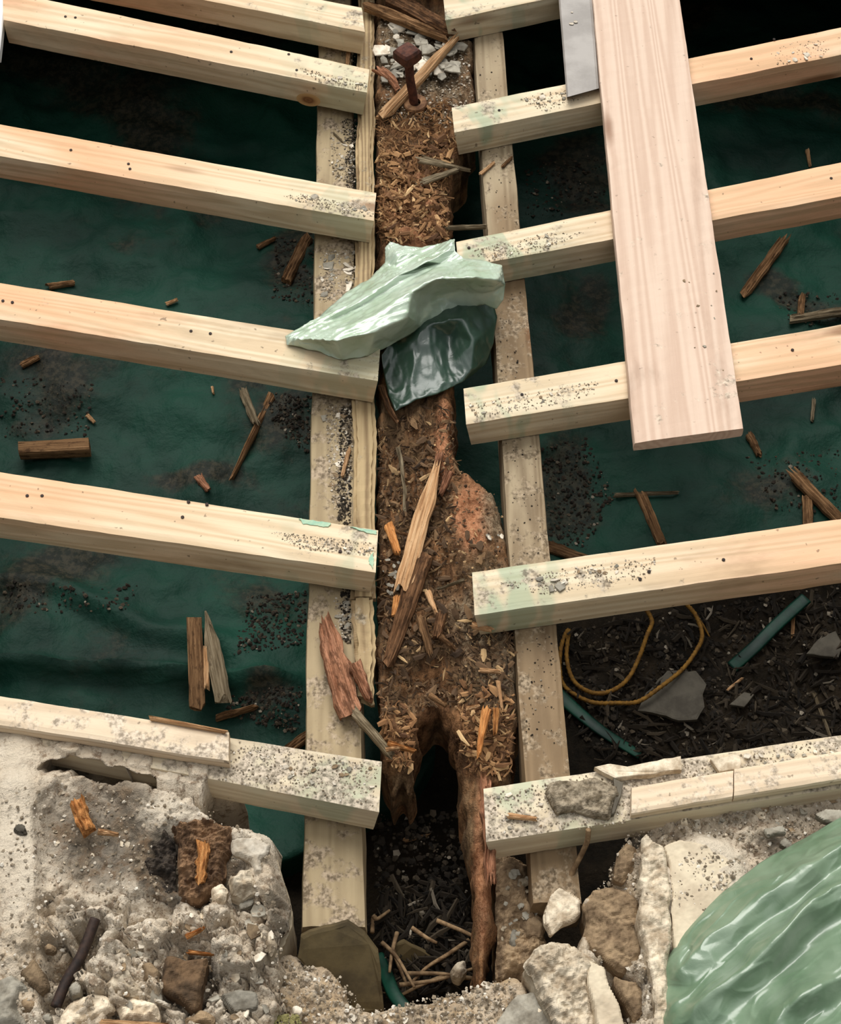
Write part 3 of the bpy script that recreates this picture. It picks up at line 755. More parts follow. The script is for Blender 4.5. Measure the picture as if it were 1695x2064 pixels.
# the round knot in the front face of the second left joist
kj = JL[1]; fl = [v.co for v in kj.data.vertices]
a, b2 = P(560,166,0), P(690,184,0); xd = Vector((b2.x-a.x, b2.y-a.y, 0)).normalized()
q0 = P(620,177,0); kc = q0+Vector((0, 0, -.034)); nrm = Vector((xd.y, -xd.x, 0))
vs = [kc+nrm*.0016]; fs = []
for r in (1, 2, 3):
    for i in range(24):
        an = 6.2832*i/24; vs.append(kc+xd*(.0095*r*math.cos(an))+Vector((0, 0, .006*r*math.sin(an)))+nrm*(.0016-.0004*r))
for i in range(24): fs.append((0, 1+i, 1+(i+1) % 24))
for r in range(2):
    for i in range(24): fs.append((1+r*24+i, 25+r*24+i, 25+r*24+(i+1) % 24, 1+r*24+(i+1) % 24))
kb = NB('knot_wood', .8); dd = kb.n('ShaderNodeVectorMath'); dd.operation = 'LENGTH'
kb.l(kb.mapping(kb.coord('Object'), (1/.0285, 1/.0285, 1/.018)), dd.inputs[0])
rr = kb.math('ADD', dd.outputs['Value'], kb.math('MULTIPLY', kb.noise(kb.coord('Object'), 60, 3), .25))
kb.color(kb.ramp(rr, [(0.1, lin(96,60,34)), (0.35, lin(140,96,58)), (0.5, lin(118,78,46)), (0.75, lin(176,134,88)), (1.0, lin(190,152,104))]))
ko = mesh('knot', [v-kc for v in vs], fs, kb.m, kj, Matrix.Translation(kc)); ko['label'] = 'round brown knot'
# battens on the two nearest joists
joist('timber_batten', ((0,1400),(457,1472)), ((0,1462),(466,1536)), 461, -150, 0.030, 0.028, M['batten'], 'dusty pale batten lying along the nearest left joist', 'batten')
splinter('wood_sliver', (305,1449), (458,1477), 0.031, 0.031, 9, 0.006, 'palesplint', 'thin pale sliver on the far edge of the dusty left batten', 'wood sliver', taper=.7)
joist('timber_batten', ((1272,1585),(1695,1513)), ((1274,1640),(1695,1572)), 1273, 1478, 0.024, 0.022, M['batten'], 'short dusty batten on the nearest right joist, nearer the beam', 'batten')
joist('timber_batten', ((1272,1583),(1695,1511)), ((1274,1640),(1695,1570)), 1480, 1850, 0.025, 0.023, M['batten'], 'dusty batten running off the right edge on the nearest right joist', 'batten')

# wide plank and grey board on the right joists
timber('wooden_plank', P(1499,863,.026), P(1278,892,.026), P(1499+(1370-1499)*1.03, 863-863*1.03-6, .026), P(1278+(1194-1278)*1.03, 892-892*1.03, .026), .025, M['plank'],
       'wide pinkish plank laid across the right joists, running off the top edge', 'plank', n=80, bev=.003)
# board corners: cut near end first
gb = empty('grey_board', P(1175,186,0.002))
def gbp(t, s, z):
    a = P(1142,196,z).lerp(P(1126,0,z), t); c = P(1207,178,z).lerp(P(1192,-12,z), t); return a.lerp(c, s)
vs, fs = [], []
ts = [0, .02, .5, 1.0, 1.12]
pf = [(0, .002), (0, .017), (.05, .021), (.5, .0215), (.93, .021), (1, .019), (1, .002)]
for t in ts:
    for s, z in pf: vs.append(gbp(t, s, z))
K = len(pf)
for j in range(len(ts)-1):
    for k in range(K): fs.append((j*K+k, (j+1)*K+k, (j+1)*K+(k+1) % K, j*K+(k+1) % K))
fs.append(tuple(range(K))); fs.append(tuple((len(ts)-1)*K+k for k in range(K))[::-1])
mesh('board', vs, fs, M['greyboard'], gb, Matrix.Identity(4))
tag(gb, 'grey painted board with a cut end beside the wide plank', 'board')
for k, (u, v, r) in enumerate(((1160,44,6),(1152,48,5),(1153,25,3))):
    flake('paint_flake', u, v, .0225, r, 'whitechip', 'small white flake lying on the grey board', 'flake', 'white flakes on the grey board', .1)

# board added in place of the bright exterior past the left joist end
outline_slab('exterior_stand_in', [(-60,-40),(16,-40),(7,40),(-1,112),(-60,112)], -0.02, .02, 'white', 'white stand-in for the bright exterior at the outer end of the top left joists', 'board')

# ledgers along the beam (joists bear on them)
LZ = -0.0705; LZL = -0.092
def along(name, inner, outer, z, h, mat, lab, cat, grp=None, n=90, rough=.002, bev=.006):
    return timber(name, P(*inner[0], z), P(*outer[0], z), P(*inner[1], z), P(*outer[1], z), h, mat, lab, cat, grp, n=n, rough=rough, bev=bev)
along('ledger_board', ((738,1868),(707,-60)), ((606,1868),(643,-60)), LZL, .10, M['ledger'], 'dusty ledger board under the left joist ends', 'ledger board', rough=.0025)
along('ledger_board', ((1072,1820),(948,0)), ((1176,1820),(1009,0)), LZ, .10, M['ledger_brown'], 'dusty ledger board under the right joist ends', 'ledger board', rough=.0025)
along('timber_strip', ((757,1205),(754,-30)), ((708,1205),(722,-30)), LZ-.001, .0200, M['strip'], 'narrow barky timber strip between left ledger board and rotten beam', 'timber strip', n=120, rough=.005, bev=.014)
along('timber_strip', ((758,1418),(752,1208)), ((724,1400),(708,1208)), LZ-.001, .0200, M['strip'], 'short broken barky strip below the teal-stained left joist', 'timber strip', n=40, rough=.007, bev=.014)

# ------------------------------------------------------------------ rotten beam
RB = [(752,-40),(935,-40),(955,100),(962,220),(938,300),(914,330),(908,400),(903,480),(912,600),(918,760),(915,900),(930,945),(960,965),(1000,1000),(1022,1060),(1034,1180),(1042,1300),(1046,1400),(1040,1500),(1030,1560),(990,1580),(988,1660),(992,1720),(996,1790),(1000,1850),(984,1900),(976,1985),(962,1985),(960,1880),(952,1780),(944,1690),(936,1610),(930,1560),(924,1500),(912,1440),(880,1415),(846,1440),(838,1500),(832,1545),(828,1590),(818,1570),(808,1560),(794,1592),(786,1560),(776,1530),(765,1470),(760,1400),(760,1200),(760,900),(760,700),(757,400),(755,200)]
BZ = -0.078
def rb_z(x, y, u, v, d):
    z = BZ+0.010*fbm(x, y, 9, 4, 61)
    fibre = noise.noise(Vector((x*75, y*9, 1)))*0.009+noise.noise(Vector((x*190, y*22, 4)))*0.004
    fibre -= 0.016*max(0, fbm(x, y*.5, 24, 4, 77)-.12)
    z += fibre+0.006*fbm(x, y, 55, 3, 8)
    z += 0.012*blob(u, v, 835, 420, 60, 110)          # firm block above the plastic
    if 800 < u < 830 and 370 < v < 470: z -= 0.012
    z -= 0.02*blob(u, v, 800, 980, 45, 190, .5)        # hollow with litter
    z += 0.022*blob(u, v, 950, 1060, 55, 110, .5)
    z -= 0.035*blob(u, v, 865, 1400, 70, 80, .8)
    z += 0.012*blob(u, v, 895, 880, 16, 120, .5)
    z -= 0.02*sm(v, 1420, 1600)
    z -= 0.028*(1-sm(d, 0.0, 0.016))**2
    return z
def rb_s(x, y, u, v):
    n = fbm(x, y, 15, 4, 9)
    red = max(blob(u, v, 950, 1050, 45, 80, .5), 0.7*blob(u, v, 975, 1720, 20, 190, .4), 0.5*blob(u, v, 835, 430, 60, 90), 0.6*blob(u, v, 895, 900, 20, 110))
    gry = max(blob(u, v, 850, 110, 120, 95, .5), 0.8*blob(u, v, 1005, 1030, 40, 90), 0.7*blob(u, v, 975, 1240, 90, 120, .6), .5*blob(u, v, 930, 190, 50, 90), .6*blob(u, v, 1010, 1370, 60, 100))
    c = lambda k: max(0, min(1, k*(1+n)+n*0.15*k))
    return (c(red), c(gry), 0)
beam = field('rotten_beam', RB, BZ, rb_z, 0.0034, -0.235, M['rot'], stain=rb_s, border=0.008, inset=0.03)
tag(beam, 'crumbling brown rotten beam running down the middle between the joist ends', 'beam')
def bz(u, v):
    p = P(u, v, BZ); return rb_z(p.x, p.y, u, v, .05)

#@BAGS
# ------------------------------------------------------------------ crumpled plastic sheets
def sheet(name, pts, edges, mat, parent, levels=4, wr=0.003, wscale=22, sd=0.0, smooth_it=1, ang=0.6, stretch=3.0):
    """pts: (u, v, z) with the outline first (edges[0] = number of outline points), then ridge and valley points"""
    nb = edges[0]
    co2 = [Vector((p[0]/100, -p[1]/100)) for p in pts]
    ed = [(i, (i+1) % nb) for i in range(nb)]
    for ch in edges[1:]:
        ed += [(ch[i], ch[i+1]) for i in range(len(ch)-1)]
    v2, e2, f2, ov, oe, of = delaunay_2d_cdt(co2, ed, [list(range(nb))], 1, 1e-6)
    zs = []
    for k, v in enumerate(v2):
        o = ov[k]
        if o: zs.append(pts[o[0]][2])
        else:
            ds = sorted(((v-c).length+1e-6, i) for i, c in enumerate(co2))[:4]
            zs.append(sum(pts[i][2]/d for d, i in ds)/sum(1/d for d, i in ds))
    bm = bmesh.new()
    bv = [bm.verts.new(P(v.x*100, -v.y*100, zs[k])) for k, v in enumerate(v2)]
    for f in f2:
        try: bm.faces.new([bv[i] for i in f])
        except ValueError: pass
    for l in range(levels):
        bmesh.ops.subdivide_edges(bm, edges=bm.edges[:], cuts=1, use_grid_fill=True)
        if l >= levels-(3 if name == 'sheet' else 2):
            inner = [v for v in bm.verts if not v.is_boundary]
            for _ in range(smooth_it): bmesh.ops.smooth_vert(bm, verts=inner, factor=0.5, use_axis_x=True, use_axis_y=True, use_axis_z=True)
    ca, sa = math.cos(ang), math.sin(ang)
    for v in bm.verts:
        p = v.co; q = Vector((p.x*ca+p.y*sa, (-p.x*sa+p.y*ca)*stretch, p.z*2))
        r = 1-abs(noise.noise(q*wscale+Vector((sd, 0, 0))))*3.4
        r2 = 1-abs(noise.noise(q*wscale*2.3+Vector((0, sd, 0))))*3.4
        v.co.z += wr*(max(r, 0)*1.3+0.55*max(r2, 0)-0.4)*(0.4 if v.is_boundary else 1)
        v.co += noise.noise_vector(p*30)*0.0015
    bmesh.ops.recalc_face_normals(bm, faces=bm.faces)
    if sum(f.normal.z for f in bm.faces) < 0: bmesh.ops.reverse_faces(bm, faces=bm.faces)
    me = bpy.data.meshes.new(name); bm.to_mesh(me); bm.free(); me.materials.append(M[mat])
    me.polygons.foreach_set('use_smooth', [True]*len(me.polygons))
    o = bpy.data.objects.new(name, me); COL.objects.link(o)
    md = o.modifiers.new('thickness', 'SOLIDIFY'); md.thickness = 0.0012; md.offset = -1
    if parent: o.parent = parent; o.matrix_parent_inverse = parent.matrix_world.inverted()
    return o
bag = empty('plastic_sheet', P(830,640,-0.03))
tag(bag, 'crumpled pale green plastic sheet draped over the rotten beam', 'plastic sheet')
up = [ # outline
 (786,487,-.045),(812,496,-.04),(850,498,-.04),(884,492,-.03),(916,482,.012),(917,506,.016),(934,520,.026),(970,524,.030),(1012,535,.030),(1019,575,.020),(1014,605,-.006),(1000,624,-.030),(978,614,-.020),(940,622,-.030),(896,640,-.034),(850,660,-.026),(800,690,-.016),(740,718,.002),(690,727,.003),(640,709,.004),(578,694,.006),(574,677,.010),(640,640,-.004),(700,588,-.040),(745,562,-.045),(775,530,-.050),(776,500,-.048),
 # ridge high on the bright face (27..31)
 (640,655,.020),(720,610,.022),(800,560,.022),(860,528,.022),(905,502,.024),
 # valley (32..35)
 (700,634,.010),(770,592,.008),(840,552,.006),(890,530,.008),
 # crest above the lip (36..42)
 (610,676,.024),(690,664,.062),(760,632,.074),(830,588,.082),(880,562,.088),(940,558,.090),(1004,562,.072),
 # lip (43..46)
 (600,684,.026),(680,687,.072),(760,668,.078),(820,640,.072),
 # dark crease under the hood (47..49)
 (846,634,.006),(880,596,.004),(930,584,.022),
 # face under the hood (50..52)
 (900,606,-.004),(960,592,.018),(992,590,.014),
 # thin tongue at the top (53..57)
 (800,512,-.020),(850,514,-.022),(880,508,-.010),(800,540,-.030),(850,535,-.012),
 # valley in the lip face (58..60)
 (650,700,.014),(720,706,.020),(780,690,.006)]
sheet('top_fold', up, [27, (22,27,28,29,30,31,4), (32,33,34,35), (21,36,37,38,39,40,41,42,8), (20,43,44,45,46,47), (47,48,49,51,52,10), (53,54,55)], 'plastic', bag, sd=3.0, wr=0.003, wscale=13, ang=math.radians(32), stretch=5)
lo = [(800,650,-.050),(880,600,-.045),(945,585,-.040),(990,590,-.040),(1002,640,-.045),(996,690,-.060),(980,735,-.075),(930,772,-.060),(880,795,-.056),(840,806,-.054),(797,828,-.058),(782,795,-.058),(772,750,-.05),(770,715,-.03),(785,690,-.022),
 (862,655,-.012),(866,705,-.034),(890,770,-.050),(930,640,-.004),(955,690,-.026),(950,745,-.05),(905,680,-.046),(800,715,-.040),(815,775,-.052),(905,740,-.056)]
sheet('hanging_fold', lo, [15, (15,16,17), (18,19,20), (15,22,23)], 'plasticshade', bag, sd=9.0, wr=0.0028, ang=math.radians(100), wscale=9, stretch=2.6)

bb = empty('plastic_sheet', P(1560,1960,0.0))
tag(bb, 'large smooth green plastic sheet bulging over rubble in the bottom right corner', 'plastic sheet')
bp = [(1322,2150,-.01),(1330,2064,-.01),(1334,1990,-.012),(1348,1925,-.012),(1378,1880,-.012),(1430,1825,-.010),(1480,1778,-.008),(1528,1742,-.004),(1560,1722,-.002),(1620,1690,.0),(1700,1645,.0),(1800,1590,.0),(1820,2150,.14),(1600,2160,.12),
 (1362,1960,.020),(1425,1890,.040),(1490,1850,.052),(1545,1800,.058),(1620,1752,.075),(1700,1700,.070),(1790,1650,.07),  # 14-20 upper ridge
 (1400,1990,.024),(1470,1925,.030),(1545,1858,.036),(1600,1830,.048),(1700,1745,.052),(1790,1700,.05),                     # 21-26 valley
 (1366,2050,.040),(1420,2010,.070),(1500,1960,.092),(1570,1885,.112),(1625,1820,.118),(1690,1780,.110),(1800,1740,.12),     # 27-33 main ridge
 (1440,2075,.050),(1520,2010,.058),(1590,1950,.060),(1650,1880,.070),(1710,1850,.078),(1800,1830,.08),                       # 34-39 dark valley
 (1500,2120,.10),(1570,2040,.130),(1612,2004,.150),(1700,1960,.140),(1810,1900,.15),                                          # 40-44 lower ridge
 (1620,2060,.110),(1700,2015,.110),(1800,1960,.13),(1640,2110,.150),(1740,2060,.16),                                           # 45-49
 (1460,1822,.014),(1580,1760,.040),(1390,1920,.006)]
sheet('sheet', bp, [14, (4,14,15,16,17,18,19,20), (21,22,23,24,25,26), (2,27,28,29,30,31,32,33), (34,35,36,37,38,39), (40,41,42,43,44), (45,46,47), (48,49)], 'plasticmid', bb, levels=5, sd=21.0, wr=0.004, wscale=7, smooth_it=3, ang=math.radians(38), stretch=2.2)

#@BOLT
# ------------------------------------------------------------------ rusty bolt standing in the beam
bb0 = P(834,212,BZ+.004); bt = empty('rusty_bolt', bb0); tag(bt, 'rusty square-headed bolt standing upright in the rotten beam', 'bolt')
lean = Vector((-0.014, 0.012, 0.132))
tube('shaft', [bb0+lean*t+Vector((.001*math.sin(9*t), 0, 0)) for t in [i/14 for i in range(15)]], .0105, 'rust', n=14, parent=None)
sh = bpy.data.objects['shaft']; sh.parent = bt; sh.matrix_parent_inverse = bt.matrix_world.inverted()
hm = frame(bb0+lean, Vector((math.cos(.75), math.sin(.75), .05)))
vs, fs = [], []
for z, s in ((-.016, .021), (-.010, .0245), (.010, .0245), (.016, .020), (.019, .010)):
    for i in range(16):
        a = 6.2832*i/16; q = s/max(abs(math.cos(a)), abs(math.sin(a)))
        q = min(q, s*1.33)
        if s < .015: q = s
        vs.append((q*math.cos(a), q*math.sin(a), z+.001*noise.noise(Vector((a*2, z*90, 0)))))
for j in range(4):
    for i in range(16): fs.append((j*16+i, j*16+(i+1) % 16, (j+1)*16+(i+1) % 16, (j+1)*16+i))
fs.append(tuple(range(16))[::-1]); fs.append(tuple(64+i for i in range(16)))
mesh('head', vs, fs, M['rust'], bt, hm)
vs, fs = [], []
for i in range(24):
    a = 6.2832*i/24
    for r, z in ((.013, .0), (.013, .007), (.026, .007), (.028, .004), (.028, -.004)): vs.append((r*math.cos(a), r*math.sin(a), z))
for i in range(24):
    k = (i+1) % 24
    for j in range(4): fs.append((i*5+j, i*5+j+1, k*5+j+1, k*5+j))
mesh('washer', vs, fs, M['washer'], bt, Matrix.Translation(bb0+Vector((.003, 0, .003)))@Matrix.Rotation(.12, 4, 'X'))

# rusty rod in the groove of the left masonry
A, B = P(192,1852,.010), P(112,2030,-.004)
tube('rusty_rod', spline([A, A.lerp(B, .4)+Vector((.003, 0, -.002)), A.lerp(B, .7)+Vector((-.002, 0, -.002)), B], 8), .0085, 'nail', 'dark rusty iron rod sunk in the lower left mortar', 'rod', n=9)

#@SPLINTERS
# ------------------------------------------------------------------ splinters and boards on and beside the beam
def onb(u, v, dz=.004): return bz(u, v)+dz
SP = [ # name, a, b, dz a, dz b, width px, thickness, mat, label, kw
 ('wood_splinter', (880,945), (812,1186), .020, .016, 33, .012, 'palesplint', 'long pale splinter lying down the middle of the rotten beam', dict(taper0=.45, taper=1.05)),
 ('bark_piece', (850,1128), (785,1335), .010, .008, 46, .016, 'darksplint', 'long dark bark-like piece below the pale splinter on the beam', dict(taper=.5)),
 ('wood_splinter', (784,1062), (802,1118), .010, .012, 20, .010, 'orangesplint', 'stubby orange splinter left of the long pale splinter', dict(taper=.7)),
 ('wood_splinter', (800,1205), (794,1242), .010, .010, 15, .008, 'orangesplint', 'small orange splinter below the tip of the long pale splinter', dict(taper=.7)),
 ('wood_splinter', (848,1246), (868,1322), .012, .008, 20, .010, 'oldwood', 'upright brown splinter right of the dark bark-like piece', dict(taper=.6)),
 ('wood_splinter', (890,1240), (880,1288), .012, .008, 22, .012, 'darksplint', 'stubby dark splinter in the middle of the beam, level with the bark-like piece', dict(taper=.8)),
 ('wood_splinter', (862,1195), (880,1240), .012, .010, 14, .008, 'palesplint', 'small pale splinter right of the dark bark-like piece', dict(taper=.5)),
 ('wood_splinter', (888,1284), (918,1312), .012, .008, 12, .007, 'oldwood', 'short brown splinter pointing right in the middle of the beam', dict(taper=.5)),
 ('wood_splinter', (905,955), (888,1000), .020, .020, 18, .010, 'redsplint', 'reddish splinter beside the top of the long pale splinter', dict(taper=.5)),
 ('wood_splinter', (886,918), (876,960), .022, .016, 16, .010, 'redsplint', 'reddish upright splinter at the very top of the long pale splinter', dict(taper=.6)),
 ('wood_splinter', (980,1432), (964,1522), .030, .026, 20, .010, 'orangesplint', 'bright orange splinter on the right leg of the split beam', dict(taper=.5)),
 ('wood_splinter', (1000,1430), (998,1480), .030, .024, 14, .008, 'orangesplint', 'shorter orange splinter beside the bright orange one on the right leg', dict(taper=.6)),
 ('wood_splinter', (1004,1378), (1012,1430), .024, .024, 9, .006, 'palesplint', 'thin pale splinter above the orange splinters on the right leg', dict(taper=.6)),
 ('wood_splinter', (966,1352), (1006,1355), .016, .016, 10, .006, 'palesplint', 'small pale splinter lying level, left of the right ledger board', dict(taper=.8)),
 ('wood_splinter', (940,1430), (966,1424), .022, .022, 10, .006, 'palesplint', 'small pale splinter at the right of the hole in the beam', dict(taper=.7)),
 ('wood_splinter', (866,1402), (898,1424), .045, .045, 12, .007, 'oldwood', 'brown splinter across the top lip of the hole in the beam', dict(taper=.6)),
 ('wood_splinter', (952,1262), (992,1272), .030, .034, 14, .008, 'palesplint', 'pale splinter under the inner end of the long right joist', dict(taper=.6)),
 ('wood_splinter', (782,1500), (836,1516), .030, .030, 12, .008, 'orangesplint', 'orange splinter on the left stub of the split beam', dict(taper=.6)),
 ('wood_splinter', (778,1512), (812,1508), .036, .030, 9, .006, 'palesplint', 'pale splinter crossing the orange one on the left stub', dict(taper=.6)),
 ('wood_stick', (716,1440), (788,1524), .026, .030, 20, .012, 'greywood', 'greyish stick leaning from the left ledger to the split beam', dict(taper=.8)),
 ('twig', (803,905), (815,1028), .024, .018, 9, .006, 'greywood', 'pale crooked twig in the litter left of the long pale splinter', dict(taper=.7, jag=.5, bend=.004)),
 ('wood_stick', (770,782), (800,852), .012, .010, 14, .010, 'twigwood', 'dark stick poking out below the end of the plastic-covered joist', dict(taper=.6, bend=-.004)),
 ('wood_stick', (903,462), (978,459), .0, .004, 10, .008, 'greywood', 'thin grey stick bridging the dark gap beside the beam', dict(taper=.9)),
 ('wood_splinter', (845,322), (947,346), .020, .016, 22, .007, 'greywood', 'grey pointed splinter aimed at the dark gap beside the beam', dict(taper=.15)),
 ('wood_splinter', (842,372), (922,344), .014, .020, 20, .007, 'greywood', 'second grey splinter just below the pointed one', dict(taper=.5)),
 ('wood_splinter', (780,355), (870,380), .012, .014, 9, .006, 'oldwood', 'thin brown splinter below the grey pointed splinter', dict(taper=.5)),
 ('timber_lath', (917,82), (778,232), .026, .012, 20, .014, 'palesplint', 'pale lath lying diagonally behind the rusty bolt', dict(taper=1.1, taper0=.5)),
 ('wood_stick', (776,224), (760,240), .012, .010, 9, .008, 'palesplint', 'short pale stick at the lower end of the diagonal lath', dict(taper=.6)),
 ('broken_board', (748,20), (900,80), .020, .020, 24, .018, 'oldwood', 'pinkish brown broken board at the top, nearer the rusty bolt', dict(taper=.9)),
 ('broken_board', (790,2), (908,68), .024, .030, 36, .020, 'darksplint', 'darker brown broken board behind the pinkish one at the top', dict(taper=.8)),
 ('bark_piece', (762,142), (800,182), .014, .010, 24, .010, 'redsplint', 'curled brown bark piece left of the rusty bolt', dict(taper=.5, bend=.008)),
 ('wood_block', (698,32), (699,86), .010, .010, 17, .014, 'strip', 'short pale wood block on the left ledger at the top', dict(taper=1)),
 ('wood_stick', (703,104), (700,132), .006, .006, 9, .006, 'palesplint', 'tiny pale stick on the left ledger behind the top left joist', dict(taper=.8)),
 ('rotten_chunk', (655,1262), (706,1440), .012, .014, 52, .020, 'redsplint', 'long reddish rotten chunk lying on the left ledger board', dict(taper=.9, taper0=.5, jag=.25)),
 ('rotten_chunk', (716,1345), (744,1412), .014, .012, 30, .016, 'redsplint', 'smaller reddish rotten chunk right of the long one', dict(taper=.5)),
 ('wood_stick', (703,910), (690,960), .004, .004, 9, .006, 'palesplint', 'small pale stick on the left ledger between two joists', dict(taper=.8)),
 ('wood_stick', (672,268), (692,288), .004, .004, 4, .003, 'greywood', 'thin grey stick on the left ledger below the knotted joist', dict(taper=.6)),
 ('wood_stick', (968,352), (995,330), .006, .006, 8, .005, 'palesplint', 'small pale stick on the right ledger, the left of a pair', dict(taper=.7)),
 ('wood_stick', (1012,338), (1032,318), .006, .006, 7, .005, 'oldwood', 'small brown stick on the right ledger, the right of a pair', dict(taper=.7)),
 ('wood_splinter', (935,1170), (880,1190), .004, .006, 7, .005, 'greywood', 'thin grey splinter left of the long right joist end', dict(taper=.6)),
 ('wood_splinter', (868,1088), (826,1142), .01, .01, 8, .005, 'oldwood', 'thin brown splinter hidden behind the long pale splinter', dict(taper=.6)),
 ('wood_splinter', (798,1072), (828,1082), .018, .016, 7, .005, 'oldwood', 'thin splinter touching the long pale splinter from the left', dict(taper=.6)),
 ('rotten_strip', (978,1578), (990,1782), .040, .030, 24, .018, 'redsplint', 'pinkish torn strip hanging along the right leg of the split beam', dict(taper=.9, jag=.3)),
]
M['twigwood'] = M['darksplint']
for (nm, a, b2, da, db, w, t, mt, lab, kw) in SP:
    L0 = LZ if 'right ledger' in lab or 'dark gap' in lab else LZL+.003
    splinter(nm, a, b2, BZ+da if 'ledger' not in lab and 'dark gap' not in lab else L0+da-.004, BZ+db if 'ledger' not in lab and 'dark gap' not in lab else L0+db-.004, w, t, mt, lab, nm.replace('_', ' '), **kw)

# sticks and pieces lying on the tarp and soil
GS = [
 ('wood_stick', (618,488), (576,572), 24, .018, 'oldwood', 'thick brown stick on the tarp against the left ledger board', dict(taper=.9)),
 ('wood_stick', (548,800), (468,966), 17, .012, 'oldwood', 'long tapering brown stick on the tarp left of the ledger', dict(taper=.4)),
 ('wood_stick', (489,788), (516,858), 18, .012, 'greywood', 'grey stick crossed by the long tapering stick', dict(taper=.9)),
 ('wood_lath', (392,1258), (398,1420), 30, .012, 'oldwood', 'brown lath on the tarp, leftmost of three', dict(taper=1, jag=.05)),
 ('wood_lath', (416,1308), (417,1388), 11, .010, 'palesplint', 'narrow pale lath on the tarp, middle one of three', dict(taper=1)),
 ('wood_lath', (418,1248), (450,1412), 32, .012, 'greywood', 'pointed pale brown lath on the tarp, rightmost of three', dict(taper0=.2, taper=1)),
 ('wood_stick', (443,1448), (512,1428), 13, .012, 'oldwood', 'short brown stick beyond the nearest left joist', dict(taper=.7)),
 ('wood_stick', (572,1522), (640,1470), 22, .014, 'oldwood', 'brown stick poking out from under the left ledger', dict(taper=.9)),
 ('wood_stick', (1582,482), (1504,590), 20, .014, 'oldwood', 'brown lath on the tarp right of the wide plank', dict(taper=1)),
 ('wood_stick', (1598,646), (1720,628), 17, .014, 'greywood', 'grey lath at the right edge above the plank-bearing joist', dict(taper=1)),
 ('wood_stick', (1616,602), (1612,642), 13, .014, 'oldwood', 'short brown stub standing by the grey lath at the right edge', dict(taper=1)),
 ('wood_stick', (1292,1000), (1334,1100), 22, .014, 'oldwood', 'brown stick on the tarp just beyond the long right joist', dict(taper=.8)),
 ('wood_stick', (1595,955), (1700,1060), 26, .014, 'oldwood', 'long brown lath at the right edge beyond the long right joist', dict(taper=.9)),
 ('wood_stick', (1626,1005), (1628,1062), 20, .012, 'oldwood', 'short brown piece crossed by the long lath at the right edge', dict(taper=1)),
 ('wood_stick', (1510,880), (1530,920), 16, .012, 'oldwood', 'small brown stick on the tarp below the plank end', dict(taper=.7)),
 ('wood_stick', (1640,808), (1636,850), 8, .008, 'greywood', 'thin grey stick on the tarp below the plank-bearing joist', dict(taper=.8)),
 ('wood_stick', (1627,305), (1632,336), 8, .008, 'palesplint', 'thin pale stick on the tarp in the top right gap', dict(taper=.6)),
 ('wood_stick', (1240,1000), (1365,995), 8, .008, 'greywood', 'thin grey stick lying level above the brown stick on the tarp', dict(taper=.5)),
 ('wood_stick', (1100,1102), (1180,1130), 26, .012, 'oldwood', 'brown board piece behind the inner end of the long right joist', dict(taper=.8)),
 ('wood_stick', (1598,1242), (1597,1282), 8, .008, 'palesplint', 'short pale stick on the soil right of the rope', dict(taper=.8)),
 ('wood_stick', (1640,1400), (1672,1485), 8, .008, 'greywood', 'long thin stick on the soil near the right edge', dict(taper=.7)),
 ('wood_stick', (1466,1392), (1496,1368), 6, .006, 'palesplint', 'tiny pale stick on the soil right of the grey slate', dict(taper=.8)),
 ('wood_stick', (260,560), (350,555), 0, 0, '', '', {}),
 ('wood_chip', (400,962), (420,990), 18, .008, 'redsplint', 'reddish wood chip on the tarp above the teal-stained joist', dict(taper=.7)),
 ('wood_chip', (336,614), (358,605), 9, .006, 'palesplint', 'small pale chip on the tarp above the plastic-covered joist', dict(taper=.7)),
 ('wood_chip', (98,580), (148,572), 14, .010, 'oldwood', 'brown chip on the tarp just beyond the plastic-covered joist', dict(taper=.8)),
 ('wood_chip', (176,838), (190,852), 9, .006, 'palesplint', 'tiny pale chip on the tarp above the wooden block', dict(taper=.7)),
 ('wood_chip', (45,738), (78,722), 14, .010, 'oldwood', 'brown chip in front of the plastic-covered joist at far left', dict(taper=.7)),
 ('wood_chip', (428,782), (430,794), 6, .006, 'palesplint', 'tiny upright chip in front of the plastic-covered joist', dict(taper=.7)),
 ('wood_chip', (520,500), (555,482), 12, .008, 'oldwood', 'brown chip on the tarp below the flake-topped left joist', dict(taper=.5)),
 ('wood_stick', (722,1665), (765,1660), 9, .008, 'greywood', 'thin grey stick in the pit right of the nearest left joist', dict(taper=.8)),
 ('wood_stick', (815,1695), (860,1686), 9, .008, 'palesplint', 'thin pale stick deep in the pit under the hole in the beam', dict(taper=.6)),
]
for (nm, a, b2, w, t, mt, lab, kw) in GS:
    if not w: continue
    if 'three' in lab: za = zb = max(ground(405, 1290), ground(430, 1400), ground(400, 1340))+.022
    else: za, zb = ground(*a)+.004, ground(*b2)+.004
    splinter(nm, a, b2, za, zb, w, t, mt, lab, nm.replace('_', ' '), **kw)
g0 = ground(110, 905)
blk = timber('wooden_block', P(36,888,g0+.03), P(37,912,g0+.03), P(178,880,g0+.03), P(180,906,g0+.03), .03, M['oldwood'], 'brown wooden block lying on the tarp at the left', 'wooden block', n=12)

